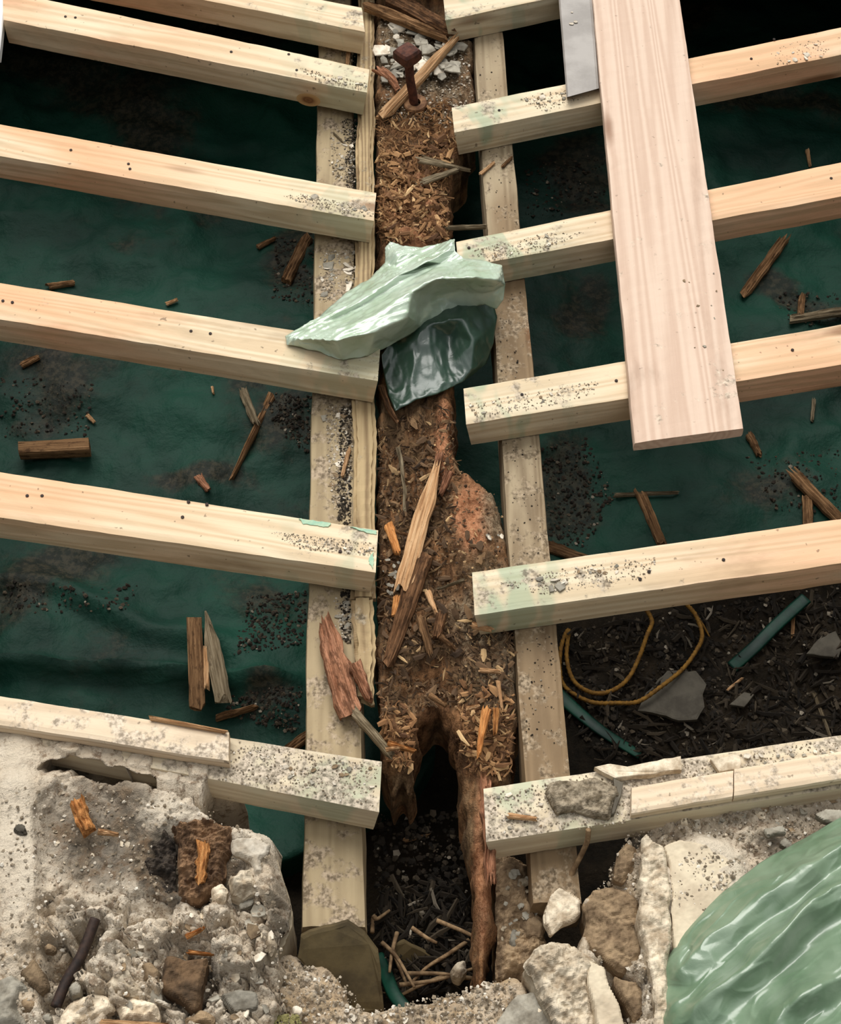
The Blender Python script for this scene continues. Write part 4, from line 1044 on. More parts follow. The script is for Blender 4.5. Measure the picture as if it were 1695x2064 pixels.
# ------------------------------------------------------------------ rope, tarp strips, slates on the soil
def gp(u, v, dz=.012): return P(u, v, ground(u, v)+dz)
rp_ = [(1300,1225),(1314,1252),(1304,1280),(1288,1325),(1264,1370),(1228,1394),(1190,1395),(1156,1372),(1142,1325),(1146,1270),(1132,1300),(1128,1350),(1140,1386),(1188,1414),(1240,1417),(1286,1414),(1332,1384),(1376,1348),(1404,1310),(1415,1280),(1402,1240),(1380,1215)]
tube('rope', spline([gp(u, v, .030 if u > 1270 else .018) for u, v in rp_], 10), .0045, 'rope', 'yellow rope lying in loops on the soil below the long right joist', 'rope', n=9, twist=.6)
tube('rope_tail', spline([gp(1402,1240,.016), gp(1418,1262,.012), gp(1430,1284,.01)], 6), .004, 'rope', 'frayed yellow rope end beside the rope loops', 'rope', n=6, taper=.4)
tube('tarp_strip', spline([gp(1120,1395,.02), gp(1165,1435,.02), gp(1215,1475,.016), gp(1290,1522,.01)], 8), .016, 'tarpstrip', 'narrow green tarp strip running down beside the right ledger board', 'tarp strip', flat=.2, taper=.6)
tube('tarp_strip', spline([gp(1475,1345,.008), gp(1520,1305,.014), gp(1570,1255,.016), gp(1625,1205,.016)], 8), .014, 'tarpstrip', 'narrow green tarp strip slanting up under the long right joist', 'tarp strip', flat=.2)
tube('tarp_strip', spline([P(760,1925,-.30), P(778,1965,-.28), P(795,2005,-.26), P(822,2040,-.25)], 8), .012, 'tarpstrip', 'small green tarp strip in the pit beside the olive slate', 'tarp strip', flat=.35)
gs = ground(1350, 1400)
outline_slab('slate_piece', [(1285,1432),(1302,1396),(1345,1352),(1402,1352),(1424,1380),(1416,1400),(1420,1425),(1405,1450),(1368,1452),(1330,1440)], gs+.02, .008, 'darkslate', 'large grey broken slate on the soil below the rope', 'slate', jit=.003)
outline_slab('slate_piece', [(1625,1318),(1650,1288),(1684,1272),(1700,1300),(1690,1325),(1655,1322)], ground(1660,1300)+.015, .008, 'darkslate', 'grey broken slate on the soil at the right edge', 'slate', jit=.003)
outline_slab('slate_piece', [(1470,1420),(1500,1395),(1520,1400),(1500,1425)], ground(1490,1410)+.012, .006, 'darkslate', 'small grey slate right of the large broken slate', 'slate', jit=.002)
# leaning olive slate at the foot of the left ledger
outline_slab('leaning_slate', [(606,1888),(640,1874),(700,1858),(735,1882),(762,1918),(768,1960),(774,2040),(690,2040),(640,1990),(600,1930)], 0, .012, 'oliveslate', 'olive brown slate leaning at the foot of the left ledger board', 'slate',
             zs=[-.056,-.052,-.050,-.060,-.075,-.095,-.140,-.140,-.110,-.075], jit=.003)
outline_slab('slate_piece', [(790,1905),(815,1898),(880,1932),(900,1965),(850,1960),(800,1950)], -.30, .008, 'oliveslate', 'small brown slate among the twigs in the pit', 'slate', zs=[-.27,-.27,-.30,-.32,-.32,-.30], jit=.003)

# twigs in the pit at the bottom
TW = [[(945,1895),(900,1925),(860,1950),(825,1985)],[(790,1910),(805,1950),(820,1985)],[(970,1975),(900,1968),(850,1985),(800,2010)],[(820,1962),(880,1962),(920,1966)],[(752,1845),(760,1852),(785,1835)],[(750,1880),(752,1850),(758,1848)],[(800,1880),(790,1920),(785,1960)],[(880,1855),(940,1880),(975,1900)],[(805,1985),(880,1975),(960,1950)],[(770,1900),(800,1930),(835,1990)],[(830,1870),(860,1890),(880,1900)],[(1000,1890),(980,1915),(965,1940)]]
for i, t in enumerate(TW):
    tube('twig', spline([P(u, v, -.285+.012*math.sin(i*2+k)+i*.004) for k, (u, v) in enumerate(t)], 6), .0042, 'twig', 'dry twig in the tangle at the bottom of the pit', 'twig', 'twigs in the pit', n=6, taper=.6)
tube('twig', spline([P(1186,1672,.006), P(1182,1700,-.02), P(1160,1745,-.06), P(1130,1805,-.10)], 8), .0045, 'twig', 'thin twig hanging in front of the nearest right joist', 'twig', n=6)

#@STONES
# ------------------------------------------------------------------ stones, lumps, flakes
CH = [ # name, outline, z, thickness, mat, label, amp, round
 ('stone', [(512,1690),(552,1694),(578,1765),(588,1822),(572,1882),(556,1898),(532,1880),(520,1800),(508,1740)], .004, .16, 'greystone', 'rounded grey-brown boulder forming the right edge of the left masonry', .004, .05),
 ('mortar_lump', [(465,1690),(510,1683),(550,1698),(540,1720),(525,1726),(530,1756),(510,1762),(505,1732),(470,1727)], .022, .02, 'whitechip', 'ragged cream mortar cap above the rough white lump', .003, .008),
 ('mortar_lump', [(455,1765),(480,1746),(506,1744),(527,1770),(521,1792),(490,1802),(460,1790)], .032, .045, 'rock', 'rough white mortar lump at the right edge of the left masonry', .010, .02),
 ('mortar_lump', [(428,1790),(445,1774),(459,1785),(455,1816),(440,1827),(427,1815)], .012, .03, 'rock', 'smaller pale lump left of the rough white mortar lump', .007, .012),
 ('stone', [(478,1816),(521,1808),(506,1829),(481,1834)], .004, .012, 'slate', 'flat grey chip below the rough white mortar lump', .002, .004),
 ('mortar_lump', [(440,1836),(460,1820),(481,1818),(478,1851),(460,1872),(441,1851)], -.006, .03, 'rock', 'rounded beige lump below the flat grey chip', .005, .018),
 ('mortar_lump', [(532,1888),(542,1868),(555,1880),(556,1905),(545,1925),(535,1915)], .0, .04, 'rock', 'narrow pale lump on the right rim of the left masonry', .006, .012),
 ('mortar_lump', [(208,1982),(232,1946),(260,1947),(287,1990),(270,2002),(225,2002)], .012, .03, 'rock', 'large pale mortar lump right of the rusty rod', .006, .014),
 ('mortar_lump', [(130,2018),(190,1994),(228,2006),(232,2032),(205,2047),(150,2078),(105,2078)], .010, .03, 'rock', 'broad beige lump at the bottom edge right of the rusty rod', .007, .014),
 ('mortar_lump', [(222,2004),(280,2002),(319,2020),(316,2052),(242,2058)], .004, .03, 'rock', 'rough beige lump at the bottom edge right of the broad one', .009, .012),
 ('stone', [(132,1992),(148,1972),(164,1984),(161,2006),(138,2012)], .012, .025, 'slate', 'grey stone chip right of the rusty rod tip', .003, .006),
 ('stone', [(78,2046),(100,2038),(108,2056),(84,2062)], .012, .014, 'slate', 'pale grey chip below the rusty rod tip', .002, .004),
 ('stone', [(-20,1965),(22,1950),(52,1968),(60,1995),(40,2000),(34,2030),(50,2070),(-20,2070)], .016, .04, 'slate', 'large grey stone in the lower left corner', .005, .014),
 ('stone', [(30,2008),(56,1996),(80,2008),(78,2034),(52,2050),(34,2036)], .010, .02, 'brownrock', 'dark brown stone in the lower left corner', .004, .014),
 ('stone', [(36,1958),(62,1928),(84,1950),(96,1988),(84,2000),(62,1984)], .016, .03, 'brownrock', 'reddish brown stone above the dark brown corner stone', .005, .010),
 ('stone', [(278,1942),(300,1938),(324,1952),(322,1988),(290,1976)], -.002, .02, 'brownrock', 'flat brownish stone left of the dark square patch', .003, .008),
 ('stone', [(328,1930),(345,1924),(417,1926),(413,1966),(405,2012),(394,2036),(360,2020),(323,1992)], -.006, .04, 'brownstone', 'dark brown square block set in the lower left masonry', .006, .010),
 ('mortar_lump', [(445,2000),(480,1990),(520,2000),(520,2030),(470,2040)], -.014, .02, 'slate', 'grey beige slab near the bottom of the left masonry', .003, .006),
 ('stone', [(370,2045),(400,2030),(436,2046),(430,2070),(380,2070)], -.016, .025, 'brownrock', 'brownish lump below the dark square block', .006, .012),
 ('mortar_lump', [(310,2006),(330,2016),(342,2028),(330,2032),(312,2018)], .004, .012, 'whitechip', 'white chip at the lower corner of the dark square block', .002, .004),
 ('stone', [(585,2030),(596,2024),(610,2030),(608,2048),(590,2050)], -.045, .03, 'whitechip', 'white stone cube on the front ledge', .002, .004),
 ('stone', [(84,1905),(98,1896),(112,1908),(104,1924),(88,1922)], .016, .02, 'brownrock', 'small dark stone left of the rusty rod', .004, .008),
 ('mortar_flake', [(1096,1862),(1106,1800),(1128,1784),(1176,1815),(1172,1840),(1142,1862),(1108,1892)], -.055, .014, 'rock', 'large cream leaf-like flake below the hanging twig', .005, .006),
 ('mortar_lump', [(1055,1938),(1075,1902),(1112,1888),(1172,1900),(1206,1930),(1196,1985),(1205,2080),(1120,2080),(1085,1990)], -.012, .10, 'rock', 'crumbly white mortar lump left of the brown block', .012, .02),
 ('mortar_slab', [(1178,1925),(1216,1945),(1238,2002),(1268,2078),(1204,2078),(1186,1990)], -.008, .05, 'smoothmortar', 'smooth pale slab right of the crumbly white lump', .002, .006),
 ('stone', [(1235,1960),(1290,1972),(1306,2030),(1280,2062),(1252,2014)], -.03, .06, 'brownrock', 'dark brown stone between pale slab and plaster strip', .006, .014),
 ('stone', [(985,2080),(1040,1996),(1102,1990),(1126,2080)], -.05, .03, 'slate', 'flat grey slab at the bottom edge beside the front ledge', .003, .006),
 ('stone', [(1180,1806),(1190,1790),(1240,1784),(1292,1790),(1300,1900),(1290,1962),(1240,1952),(1173,1902)], -.035, .09, 'brownrock', 'square brown block left of the plaster strip', .008, .014),
 ('plaster_strip', [(1290,1722),(1312,1690),(1340,1700),(1350,1742),(1353,1880),(1346,1960),(1352,2080),(1322,2080),(1312,1962),(1290,1880)], .004, .04, 'rock', 'long crumbling white plaster strip beside the smooth slab', .008, .008),
 ('mortar_slab', [(1336,1708),(1370,1690),(1420,1702),(1470,1730),(1478,1776),(1420,1850),(1362,1932),(1352,1880),(1350,1742)], -.006, .03, 'smoothmortar', 'smooth beige slab left of the large green sheet', .0015, .004),
 ('stone', [(1236,1766),(1246,1712),(1264,1686),(1284,1700),(1282,1740),(1262,1776)], -.02, .08, 'brownrock', 'knobbly brown lump below the right batten end', .008, .014),
 ('mortar_lump', [(1288,1684),(1304,1672),(1318,1690),(1316,1730),(1300,1738),(1288,1712)], -.004, .06, 'rock', 'upright pale lump beside the knobbly brown lump', .005, .008),
 ('stone', [(1640,1642),(1665,1626),(1710,1634),(1700,1660),(1660,1656)], .004, .014, 'slate', 'white-grey flat chip at the right edge above the green sheet', .002, .004),
 ('stone', [(1570,1700),(1584,1684),(1602,1700),(1592,1716)], .0, .016, 'slate', 'pale chip just above the green sheet', .002, .004),
 ('stone', [(1536,1668),(1576,1660),(1586,1678),(1548,1686)], -.004, .012, 'slate', 'flat grey chip in the debris above the green sheet', .002, .004),
 ('grit_clod', [(1104,1572),(1200,1560),(1244,1580),(1250,1600),(1228,1644),(1204,1640),(1120,1630),(1096,1600)], .018, .018, 'gritclod', 'flat clod of grit on the nearest right joist', .006, .010),
 ('stone', [(1024,1880),(1042,1866),(1058,1890),(1050,1915),(1030,1910)], -.12, .04, 'slate', 'grey stone in the pit right of the torn beam leg', .004, .010),
 ('stone', [(1050,1850),(1080,1830),(1106,1860),(1090,1895),(1056,1886)], -.11, .05, 'brownrock', 'brown stone in the pit right of the torn beam leg', .006, .012),
 ('mortar_lump', [(904,1955),(920,1932),(942,1928),(946,1955),(930,1972),(910,1970)], -.225, .05, 'rock', 'pale lump among the twigs in the pit', .006, .014),
 ('stone', [(812,1870),(822,1858),(830,1870),(826,1888),(816,1890)], -.28, .03, 'whitechip', 'white stone in the dark of the pit', .003, .006),
 ('stone', [(22,1668),(36,1656),(52,1660),(50,1674),(34,1680)], .032, .012, 'darkslate', 'grey chip on the smooth plaster at the left edge', .002, .004),
]
for (nm, pg, z, t, mt, lab, am, rd) in CH:
    if pg[0][0] < 560 and 'pit' not in lab and 'boulder' not in lab: z += .014 if 'white lump' in lab or 'pale lump' in lab else .006
    chunk(nm, pg, z, t, mt, lab, nm.replace('_', ' '), am, rd)
chunk('rubble_heap', [(1000,1715),(1035,1708),(1072,1730),(1078,1800),(1115,1900),(1060,1965),(1000,1965),(998,1850)], -.115, .2, 'brownrock', 'brown rubble heap between the torn beam leg and the right ledger', 'rubble heap', .016, .03)
outline_slab('rubber_flap', [(1236,1568),(1256,1578),(1252,1602),(1238,1640),(1232,1642),(1240,1605)], .012, .01, 'darkslate', 'thin dark edge piece beside the flat clod on the nearest right joist', 'slate')
outline_slab('mortar_slab', [(1198,1546),(1225,1540),(1262,1546),(1372,1524),(1374,1552),(1262,1566),(1240,1568),(1215,1556)], .014, .012, 'rock', 'thin pale mortar slab on the far edge of the nearest right joist', 'mortar slab', jit=.003)
outline_slab('mortar_slab', [(1432,1530),(1490,1520),(1492,1550),(1450,1556)], .014, .010, 'rock', 'small beige mortar slab on the far edge of the right joist', 'mortar slab', jit=.003)
te = empty('embedded_timber', P(370,1740,-.02)); tag(te, 'charred end of an old brown timber set in the left mortar', 'old timber')
M['char'] = plain('charred_wood', lin(74,64,54), lin(34,29,25), 70, 0.9, 0.006, rnd=False)
M['brownend'] = plain('brown_timber_end', lin(134,104,76), lin(74,54,38), 34, 0.95, 0.006, rnd=False, stretch=(1, .4, 1))
for nm, pg, mt, z in (('charred_face', [(266,1792),(282,1735),(306,1695),(330,1662),(352,1690),(354,1790),(346,1820),(310,1816)], 'char', -.004),
                      ('brown_face', [(332,1652),(380,1646),(432,1648),(472,1662),(462,1722),(442,1790),(404,1816),(356,1820),(355,1692)], 'brownend', .002)):
    o = chunk(nm, pg, z-.004, .03, mt, None, None, .016, .014, sc=38); o.parent = te; o.matrix_parent_inverse = te.matrix_world.inverted()
splinter('wood_chunk', (156,1620), (178,1678), .012, .008, 30, .02, 'orangesplint', 'bright orange wood chunk on the left masonry', 'wood chunk', taper=.9, jag=.3)
splinter('wood_splinter', (200,1678), (238,1684), .006, .006, 12, .008, 'palesplint', 'pale splinters piece right of the bright orange chunk', 'wood splinter', taper=.5)
splinter('wood_splinter', (412,1702), (404,1778), .004, .004, 26, .010, 'orangesplint', 'orange rotten wood in the burnt patch of the left masonry', 'wood splinter', taper=.7, jag=.4)
splinter('wood_splinter', (376,1890), (412,1872), -.008, -.008, 10, .007, 'orangesplint', 'small orange splinter below the burnt patch', 'wood splinter', taper=.6)
splinter('wood_splinter', (380,1920), (432,1926), -.012, -.012, 9, .006, 'orangesplint', 'orange splinter on the dark square patch', 'wood splinter', taper=.5)
splinter('wood_splinter', (1026,1645), (1080,1652), .004, .006, 12, .006, 'palesplint', 'pale splinter on the dirt of the nearest right joist end', 'wood splinter', taper=.6)
splinter('wood_strip', (205,2068), (330,2074), .012, .012, 20, .012, 'palesplint', 'pale wood strip cut by the bottom edge at lower left', 'wood strip', taper=.9)

FL = [ # count, polygon, z, size range px, mats, name, label, cat, group
 (70, [(765,60),(800,40),(930,90),(925,135),(880,160),(770,165)], BZ+.014, (8,21), ('slate','slate','slate','whitechip'), 'slate_flake', 'grey slate flake in the heap around the rusty bolt', 'flake', 'slate flakes around the rusty bolt'),
 (8, [(860,95),(935,100),(925,140),(860,180)], BZ+.02, (14,22), ('slate',), 'slate_flake', 'larger grey slate flake right of the rusty bolt', 'flake', 'larger slate flakes right of the bolt'),
 (22, [(645,510),(740,505),(735,560),(690,590),(645,610)], LZL+.001, (6,16), ('slate','slate','whitechip'), 'mortar_flake', 'grey mortar flake on the left ledger above the green plastic', 'flake', 'mortar flakes on the left ledger above the plastic'),
 (13, [(650,280),(715,280),(718,365),(660,365)], LZL+.001, (4,10), ('slate','whitechip'), 'mortar_flake', 'grey mortar flake on the left ledger between the two upper joists', 'flake', 'mortar flakes on the upper left ledger'),
 (15, [(650,830),(705,820),(705,1030),(668,1030),(660,900)], LZL+.001, (5,15), ('slate','brownrock','whitechip'), 'mortar_flake', 'grey mortar flake on the left ledger below the green plastic', 'flake', 'mortar flakes on the left ledger below the plastic'),
 (8, [(665,1215),(706,1215),(706,1290),(690,1270)], LZL+.001, (5,14), ('slate',), 'mortar_flake', 'grey flake on the left ledger above the reddish chunk', 'flake', 'flakes above the reddish chunk'),
 (17, [(570,395),(610,390),(752,420),(752,436),(640,418)], .001, (3,9), ('whitechip','slate','whitechip'), 'mortar_flake', 'white mortar flake on the flake-topped left joist', 'flake', 'mortar flakes on the flake-topped left joist'),
 (11, [(620,140),(740,168),(738,180),(640,160)], .001, (2.5,6), ('whitechip','slate'), 'mortar_flake', 'small mortar flake on the end of the knotted left joist', 'flake', 'mortar flakes on the knotted joist'),
 (15, [(580,1085),(755,1100),(752,1118),(640,1108)], .001, (3,7), ('whitechip','slate'), 'mortar_flake', 'small mortar flake on the teal-stained left joist', 'flake', 'mortar flakes on the teal-stained joist'),
 (17, [(960,505),(1100,475),(1170,475),(1090,505),(980,525)], .001, (3,7), ('slate','brownrock','whitechip'), 'mortar_flake', 'small mortar flake on the right joist behind the green plastic', 'flake', 'mortar flakes on the joist behind the plastic'),
 (15, [(945,815),(1100,790),(1190,770),(1180,790),(1100,815),(960,840)], .001, (3,7), ('slate','brownrock','whitechip'), 'mortar_flake', 'small mortar flake on the right joist left of the plank', 'flake', 'mortar flakes on the plank-bearing joist'),
 (13, [(1055,200),(1135,180),(1195,195),(1100,222)], .001, (3,8), ('slate','brownrock','whitechip'), 'mortar_flake', 'mortar flake on the right joist by the grey board end', 'flake', 'mortar flakes by the grey board'),
 (9, [(1550,110),(1580,90),(1660,85),(1660,115),(1570,135)], .001, (4,9), ('whitechip',), 'mortar_flake', 'white mortar flake on the upper right joist right of the plank', 'flake', 'white flakes right of the plank'),
 (6, [(1085,1165),(1140,1155),(1145,1190),(1095,1195)], .002, (9,17), ('whitechip','slate'), 'mortar_flake', 'large pale mortar flake on the inner end of the long right joist', 'flake', 'large flakes on the long right joist'),
 (15, [(1000,1175),(1180,1140),(1290,1140),(1280,1165),(1100,1195)], .001, (3,8), ('slate','brownrock','whitechip'), 'mortar_flake', 'small mortar flake along the top of the long right joist', 'flake', 'small flakes on the long right joist'),
 (18, [(770,1130),(800,1120),(815,1190),(780,1200)], BZ+.006, (5,11), ('slate',), 'slate_flake', 'grey flake by the lower tip of the long pale splinter', 'flake', 'flakes by the long pale splinter'),
 (7, [(915,1080),(1010,1060),(1015,1130),(930,1110)], BZ+.016, (4,10), ('slate','whitechip'), 'mortar_flake', 'pale flake on the reddish soil right of the long pale splinter', 'flake', 'flakes right of the long pale splinter'),
 (11, [(1370,560),(1440,540),(1470,750),(1390,760)], .0265, (2,6), ('slate','brownrock'), 'mortar_flake', 'small grey crumb on the lower half of the wide plank', 'flake', 'crumbs on the wide plank'),
 (20, [(480,1500),(760,1545),(755,1610),(480,1560)], .002, (4,10), ('slate','whitechip','brownrock'), 'mortar_flake', 'mortar flake on the inner end of the nearest left joist', 'flake', 'flakes on the nearest left joist'),
 (18, [(1000,1600),(1180,1570),(1230,1640),(1010,1680)], .002, (4,10), ('slate','whitechip','brownrock'), 'mortar_flake', 'mortar flake on the inner end of the nearest right joist', 'flake', 'flakes on the nearest right joist'),
 (17, [(1400,1530),(1690,1500),(1690,1540),(1400,1560)], .003, (5,12), ('slate','whitechip'), 'mortar_flake', 'mortar flake beyond the battens on the nearest right joist', 'flake', 'flakes beyond the right battens'),
 (20, [(1340,1650),(1690,1600),(1690,1630),(1560,1710),(1400,1690)], -.018, (6,18), ('slate','whitechip','rock','brownrock'), 'mortar_flake', 'mortar chip in the debris between right battens and green sheet', 'flake', 'chips between battens and green sheet'),
 (60, [(230,1840),(540,1830),(560,2050),(240,2050)], .0, (6,18), ('rock','whitechip','brownrock','slate'), 'mortar_chip', 'mortar chip among the rubble of the lower left masonry', 'mortar chip', 'mortar chips on the lower left masonry'),
 (26, [(90,1650),(260,1650),(260,1780),(120,1790)], .004, (3,8), ('slate','rock'), 'mortar_chip', 'tiny pale chip around the orange wood chunk', 'mortar chip', 'chips around the orange chunk'),
 (30, [(600,1950),(1030,1985),(1040,2060),(600,2060)], -.068, (5,13), ('rock','brownrock','whitechip'), 'mortar_chip', 'mortar chip on the front ledge below the pit', 'mortar chip', 'mortar chips on the front ledge'),
 (34, [(1080,1900),(1200,1930),(1300,1800),(1330,1900),(1290,2060),(1080,2060)], -.02, (5,14), ('rock','whitechip','brownrock'), 'mortar_chip', 'mortar chip on the rubble left of the large green sheet', 'mortar chip', 'chips left of the large green sheet'),
 (30, [(1010,1730),(1070,1740),(1085,1880),(1010,1900)], -.112, (5,15), ('brownrock','gritclod','slate'), 'mortar_chip', 'brown grey chip in the pit by the torn beam leg', 'mortar chip', 'chips by the torn beam leg'),
]
for (n, pg, z, (s0, s1), mats, nm, lab, cat, grp) in FL:
    for _ in range(n):
        u, v = rpx(pg); q = random.random()**2
        if ('front ledge' in grp and (not inpoly(u, v, WF) or u < 780 and v < 2035)) or ('beam' not in grp and 'BZ' in grp): continue
        zz = z
        if grp.startswith('mortar chips on the lower left') or 'orange chunk' in grp: p = P(u, v, 0); zz = wl_z(p.x, p.y, u, v, .05)+.001
        elif 'front ledge' in grp: p = P(u, v, -.075); zz = wf_z(p.x, p.y, u, v, .05)+.001
        elif 'green sheet' in grp: p = P(u, v, -.03); zz = wr_z(p.x, p.y, u, v, .05)+.001
        flake(nm, u, v, zz, s0+(s1-s0)*q, random.choice(mats), lab, cat, grp, .5)

#@STUFF
# ------------------------------------------------------------------ loose litter nobody could count
def litter(name, n, pg, zfn, size, kind, mat, label, cat):
    sp = []
    onbeam = name in ('wood_fibres', 'wood_chips', 'beam_crumbs')
    for _ in range(n):
        u, v = rpx(pg)
        if onbeam and not inpoly(u, v, RB): continue
        z = zfn(u, v)
        sp.append((P(u, v, z), size[0]+(size[1]-size[0])*random.random()**2, random.uniform(0, 6.28), random.uniform(-.5, .5)))
    return scatter(name, sp, kind, mat, label, cat)
litter('wood_chips', 260, [(765,300),(900,270),(930,300),(905,330),(898,480),(768,490)], lambda u, v: bz(u, v)+random.uniform(.002, .012), (.010,.040), 'shard', 'fib', 'flat orange-brown wood chips on the beam above the green plastic', 'wood chips')
litter('wood_chips', 380, [(764,860),(905,800),(925,960),(1030,1280),(1030,1420),(900,1420),(770,1440)], lambda u, v: bz(u, v)+random.uniform(.001, .010), (.008,.034), 'shard', 'fibdark', 'flat brown wood chips on the beam below the green plastic', 'wood chips')
litter('wood_fibres', 2000, [(762,235),(900,200),(935,290),(905,330),(900,480),(765,490)], lambda u, v: bz(u, v)+random.uniform(0, .008), (.008,.034), 'fibre', 'fib', 'orange-brown shredded wood fibre on the beam above the green plastic', 'wood fibre')
litter('wood_fibres', 1900, [(764,860),(905,800),(925,960),(880,1200),(960,1260),(1035,1280),(1030,1420),(900,1420),(770,1440)], lambda u, v: bz(u, v)+random.uniform(0, .007), (.006,.030), 'fibre', 'fibdark', 'brown shredded wood fibre on the beam below the green plastic', 'wood fibre')
litter('wood_fibres', 260, [(925,1430),(1035,1420),(1030,1560),(940,1560)], lambda u, v: bz(u, v)+random.uniform(0, .008), (.008,.032), 'fibre', 'fib', 'ragged wood fibre on the right leg of the split beam', 'wood fibre')
litter('wood_fibres', 180, [(766,1440),(836,1450),(828,1550),(780,1530)], lambda u, v: bz(u, v)+random.uniform(0, .008), (.008,.030), 'fibre', 'fib', 'ragged wood fibre on the left stub of the split beam', 'wood fibre')
litter('wood_chips', 130, [(925,1380),(1035,1370),(1030,1560),(940,1580)], lambda u, v: bz(u, v)+random.uniform(0, .010), (.008,.034), 'shard', 'fib', 'torn wood chips on the right leg of the split beam', 'wood chips')
litter('wood_chips', 70, [(766,1400),(836,1430),(828,1560),(780,1540)], lambda u, v: bz(u, v)+random.uniform(0, .008), (.008,.03), 'shard', 'fib', 'torn wood chips on the left stub of the split beam', 'wood chips')
litter('beam_crumbs', 1500, [(765,40),(940,90),(955,210),(910,260),(770,240)], lambda u, v: bz(u, v)+.002, (.003,.010), 'crumb', 'crumb', 'grey grit around the rusty bolt', 'grit')
litter('beam_crumbs', 1800, [(764,860),(905,820),(1010,1010),(1035,1280),(1030,1420),(770,1440)], lambda u, v: bz(u, v)+.002, (.003,.009), 'crumb', 'fibdark', 'brown crumbs over the lower rotten beam', 'crumbs')
for k, (pg, n, lab) in enumerate((([(655,60),(714,50),(716,130),(690,120)], 160, 'grit on the left ledger at the top'), ([(665,255),(718,250),(720,370),(672,360)], 420, 'grit on the left ledger below the knotted joist'), ([(645,505),(738,505),(736,560),(690,590),(645,615)], 500, 'grit on the left ledger above the plastic'),
     ([(655,815),(712,815),(708,1020),(672,1030),(660,920)], 700, 'grit on the left ledger below the plastic'), ([(672,1205),(708,1205),(706,1300),(690,1290)], 260, 'grit on the left ledger above the reddish chunk'))):
    litter('ledger_grit', n, pg, lambda u, v: LZL+.0005, (.002,.009), 'crumb', 'crumb', lab, 'grit')
litter('ledger_soil', 900, [(686,820),(708,820),(706,1300),(690,1290),(680,1000)], lambda u, v: LZL+.001, (.002,.010), 'crumb', 'dirtcrumb', 'dark soil along the groove of the left ledger board', 'soil')
litter('ledger_soil', 500, [(690,240),(720,240),(722,380),(700,380)], lambda u, v: LZL+.001, (.002,.008), 'crumb', 'dirtcrumb', 'dark soil on the upper left ledger board', 'soil')
litter('ledger_grit', 100, [(650,40),(715,30),(712,900),(706,1290),(660,1250),(655,700)], lambda u, v: LZL, (.002,.008), 'crumb', 'crumb', 'sparse grey grit along the left ledger board', 'grit')
litter('ledger_grit', 300, [(965,120),(1012,110),(1100,1120),(1130,1500),(1060,1500),(1030,1100)], lambda u, v: LZ+.001, (.002,.006), 'crumb', 'dirtcrumb', 'brown grit along the right ledger board', 'grit')
def on(f, zr): return lambda u, v: f(P(u, v, zr).x, P(u, v, zr).y, u, v, .05)+.001
litter('rubble_crumbs', 2300, [(0,1560),(390,1610),(540,1700),(570,1880),(560,2064),(0,2064)], on(wl_z, 0.0), (.002,.010), 'crumb', 'crumb', 'pale mortar crumbs over the left masonry', 'crumbs')
litter('rubble_crumbs', 2600, [(1280,1660),(1690,1590),(1690,1640),(1480,1770),(1340,1920),(1320,2064),(1210,2064),(1190,1820)], on(wr_z, -.03), (.002,.010), 'crumb', 'crumb', 'pale mortar crumbs over the right masonry', 'crumbs')
litter('rubble_crumbs', 1200, [(560,1925),(690,1970),(740,2040),(1030,1970),(1060,2064),(560,2064)], on(wf_z, -.075), (.002,.010), 'crumb', 'crumb', 'pale mortar crumbs over the front ledge', 'crumbs')
litter('joist_grit', 900, [(475,1495),(765,1540),(752,1625),(430,1570)], lambda u, v: .0005, (.001,.006), 'crumb', 'crumb', 'grey grit on the nearest left joist', 'grit')
litter('joist_grit', 1400, [(980,1600),(1200,1560),(1690,1490),(1690,1545),(1275,1600),(1270,1660),(985,1690)], lambda u, v: .0005, (.001,.006), 'crumb', 'crumb', 'grey grit on the nearest right joist', 'grit')
for k, (pg, n, lab) in enumerate((([(570,395),(610,390),(752,420),(752,440),(640,420)], 420, 'pale grit on the flake-topped left joist'), ([(600,135),(740,168),(738,184),(640,165)], 260, 'pale grit on the knotted left joist'),
     ([(540,1070),(755,1095),(752,1122),(600,1105)], 420, 'pale grit on the teal-stained left joist'), ([(950,505),(1100,470),(1180,468),(1090,508),(980,530)], 420, 'grey grit on the right joist behind the green plastic'),
     ([(945,815),(1100,785),(1210,765),(1190,795),(1100,820),(960,845)], 420, 'grey grit on the plank-bearing right joist'), ([(1045,200),(1135,178),(1200,192),(1100,226)], 300, 'grey grit by the grey board end'),
     ([(1000,1178),(1150,1142),(1330,1122),(1300,1165),(1100,1200)], 500, 'grey grit along the long right joist'), ([(1550,110),(1590,85),(1670,80),(1670,110),(1570,135)], 160, 'white grit on the right joist beyond the plank'))):
    litter('joist_grit', n, pg, lambda u, v: .0005, (.001,.0055), 'crumb', 'crumb', lab, 'grit')
litter('soil_litter', 2600, [(1130,1270),(1695,1180),(1695,1500),(1200,1545),(1140,1400)], lambda u, v: ground(u, v)+.001, (.004,.02), 'crumb', 'dirtcrumb', 'dark soil crumbs and stones around the yellow rope', 'soil')
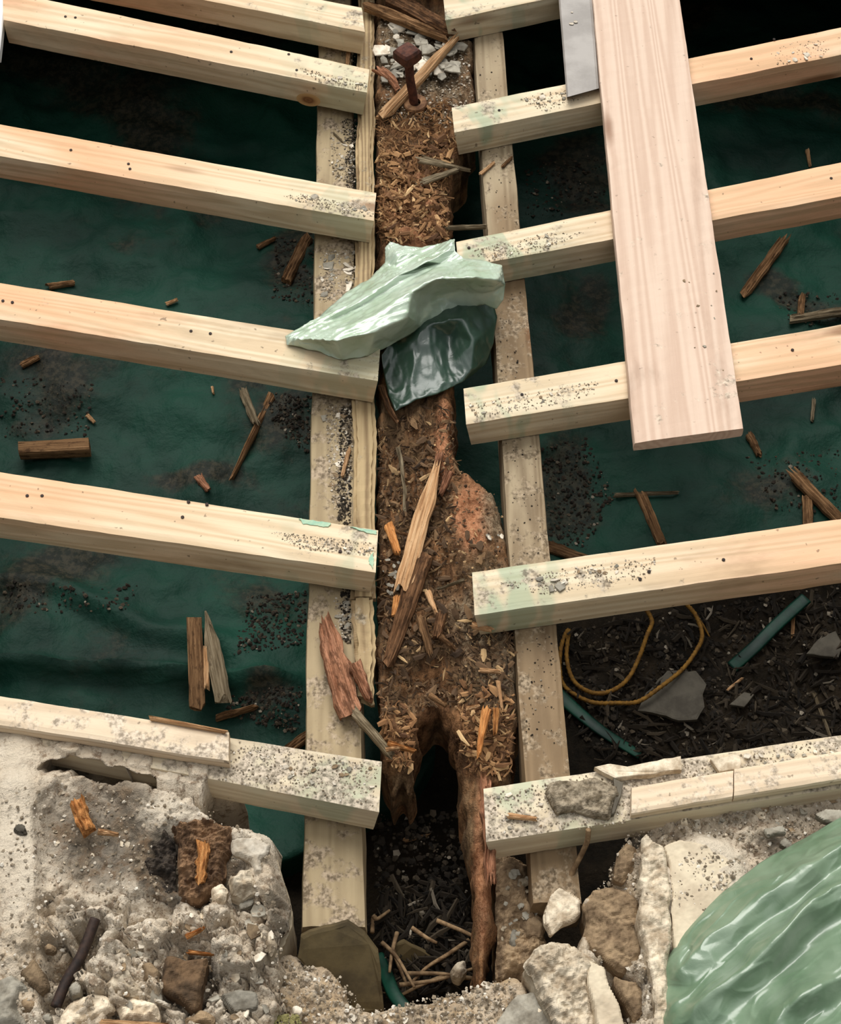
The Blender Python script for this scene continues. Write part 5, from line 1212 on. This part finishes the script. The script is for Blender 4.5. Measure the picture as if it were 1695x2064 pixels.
litter('soil_litter', 600, [(1130,1270),(1695,1180),(1695,1500),(1200,1545),(1140,1400)], lambda u, v: ground(u, v)+.006, (.02,.07), 'fibre', 'dirtcrumb', 'dark woody litter around the yellow rope', 'litter')
litter('pit_litter', 1200, [(745,1640),(930,1640),(960,1990),(780,2010)], lambda u, v: -.33+random.uniform(0, .03), (.004,.020), 'crumb', 'dirtcrumb', 'dark soil crumbs in the pit at the bottom', 'soil')
litter('pit_litter', 300, [(745,1780),(930,1780),(960,1990),(780,2010)], lambda u, v: -.31+random.uniform(0, .03), (.02,.07), 'fibre', 'dirtcrumb', 'dry plant litter in the pit at the bottom', 'litter')
for k, (pg, n, lab) in enumerate((([(500,1200),(620,1190),(610,1300),(470,1320)], 420, 'stony dirt on the tarp left of the reddish chunk'), ([(470,1400),(610,1370),(600,1480),(450,1440)], 380, 'stony dirt on the tarp beyond the nearest left joist'),
     ([(555,480),(635,470),(630,620),(550,600)], 300, 'stony dirt on the tarp beside the left ledger'), ([(540,790),(630,800),(625,920),(550,860)], 300, 'stony dirt on the tarp by the tapering stick'),
     ([(0,760),(190,770),(180,880),(0,880)], 200, 'scattered dirt on the tarp around the wooden block'), ([(1090,900),(1180,880),(1240,1000),(1180,1110),(1110,1100)], 500, 'stony dirt on the tarp right of the right ledger'),
     ([(1060,330),(1220,310),(1220,420),(1060,440)], 300, 'dirt on the tarp in the second right gap'), ([(0,1170),(280,1180),(260,1230),(0,1240)], 160, 'scattered dirt on the tarp in the lower left gap'),
     ([(1500,920),(1690,900),(1690,1030),(1560,1030)], 200, 'stony dirt on the tarp at the right edge'), ([(1560,590),(1690,590),(1690,660),(1580,650)], 120, 'dirt around the grey lath at the right edge'))):
    litter('tarp_dirt', n, pg, lambda u, v: ground(u, v)+.001, (.003,.014), 'crumb', 'dirtcrumb', lab, 'dirt')
litter('moss_tuft', 260, [(440,2050),(600,2046),(610,2075),(430,2075)], lambda u, v: -.05, (.004,.014), 'crumb', 'moss', 'yellow green moss at the bottom edge', 'moss')
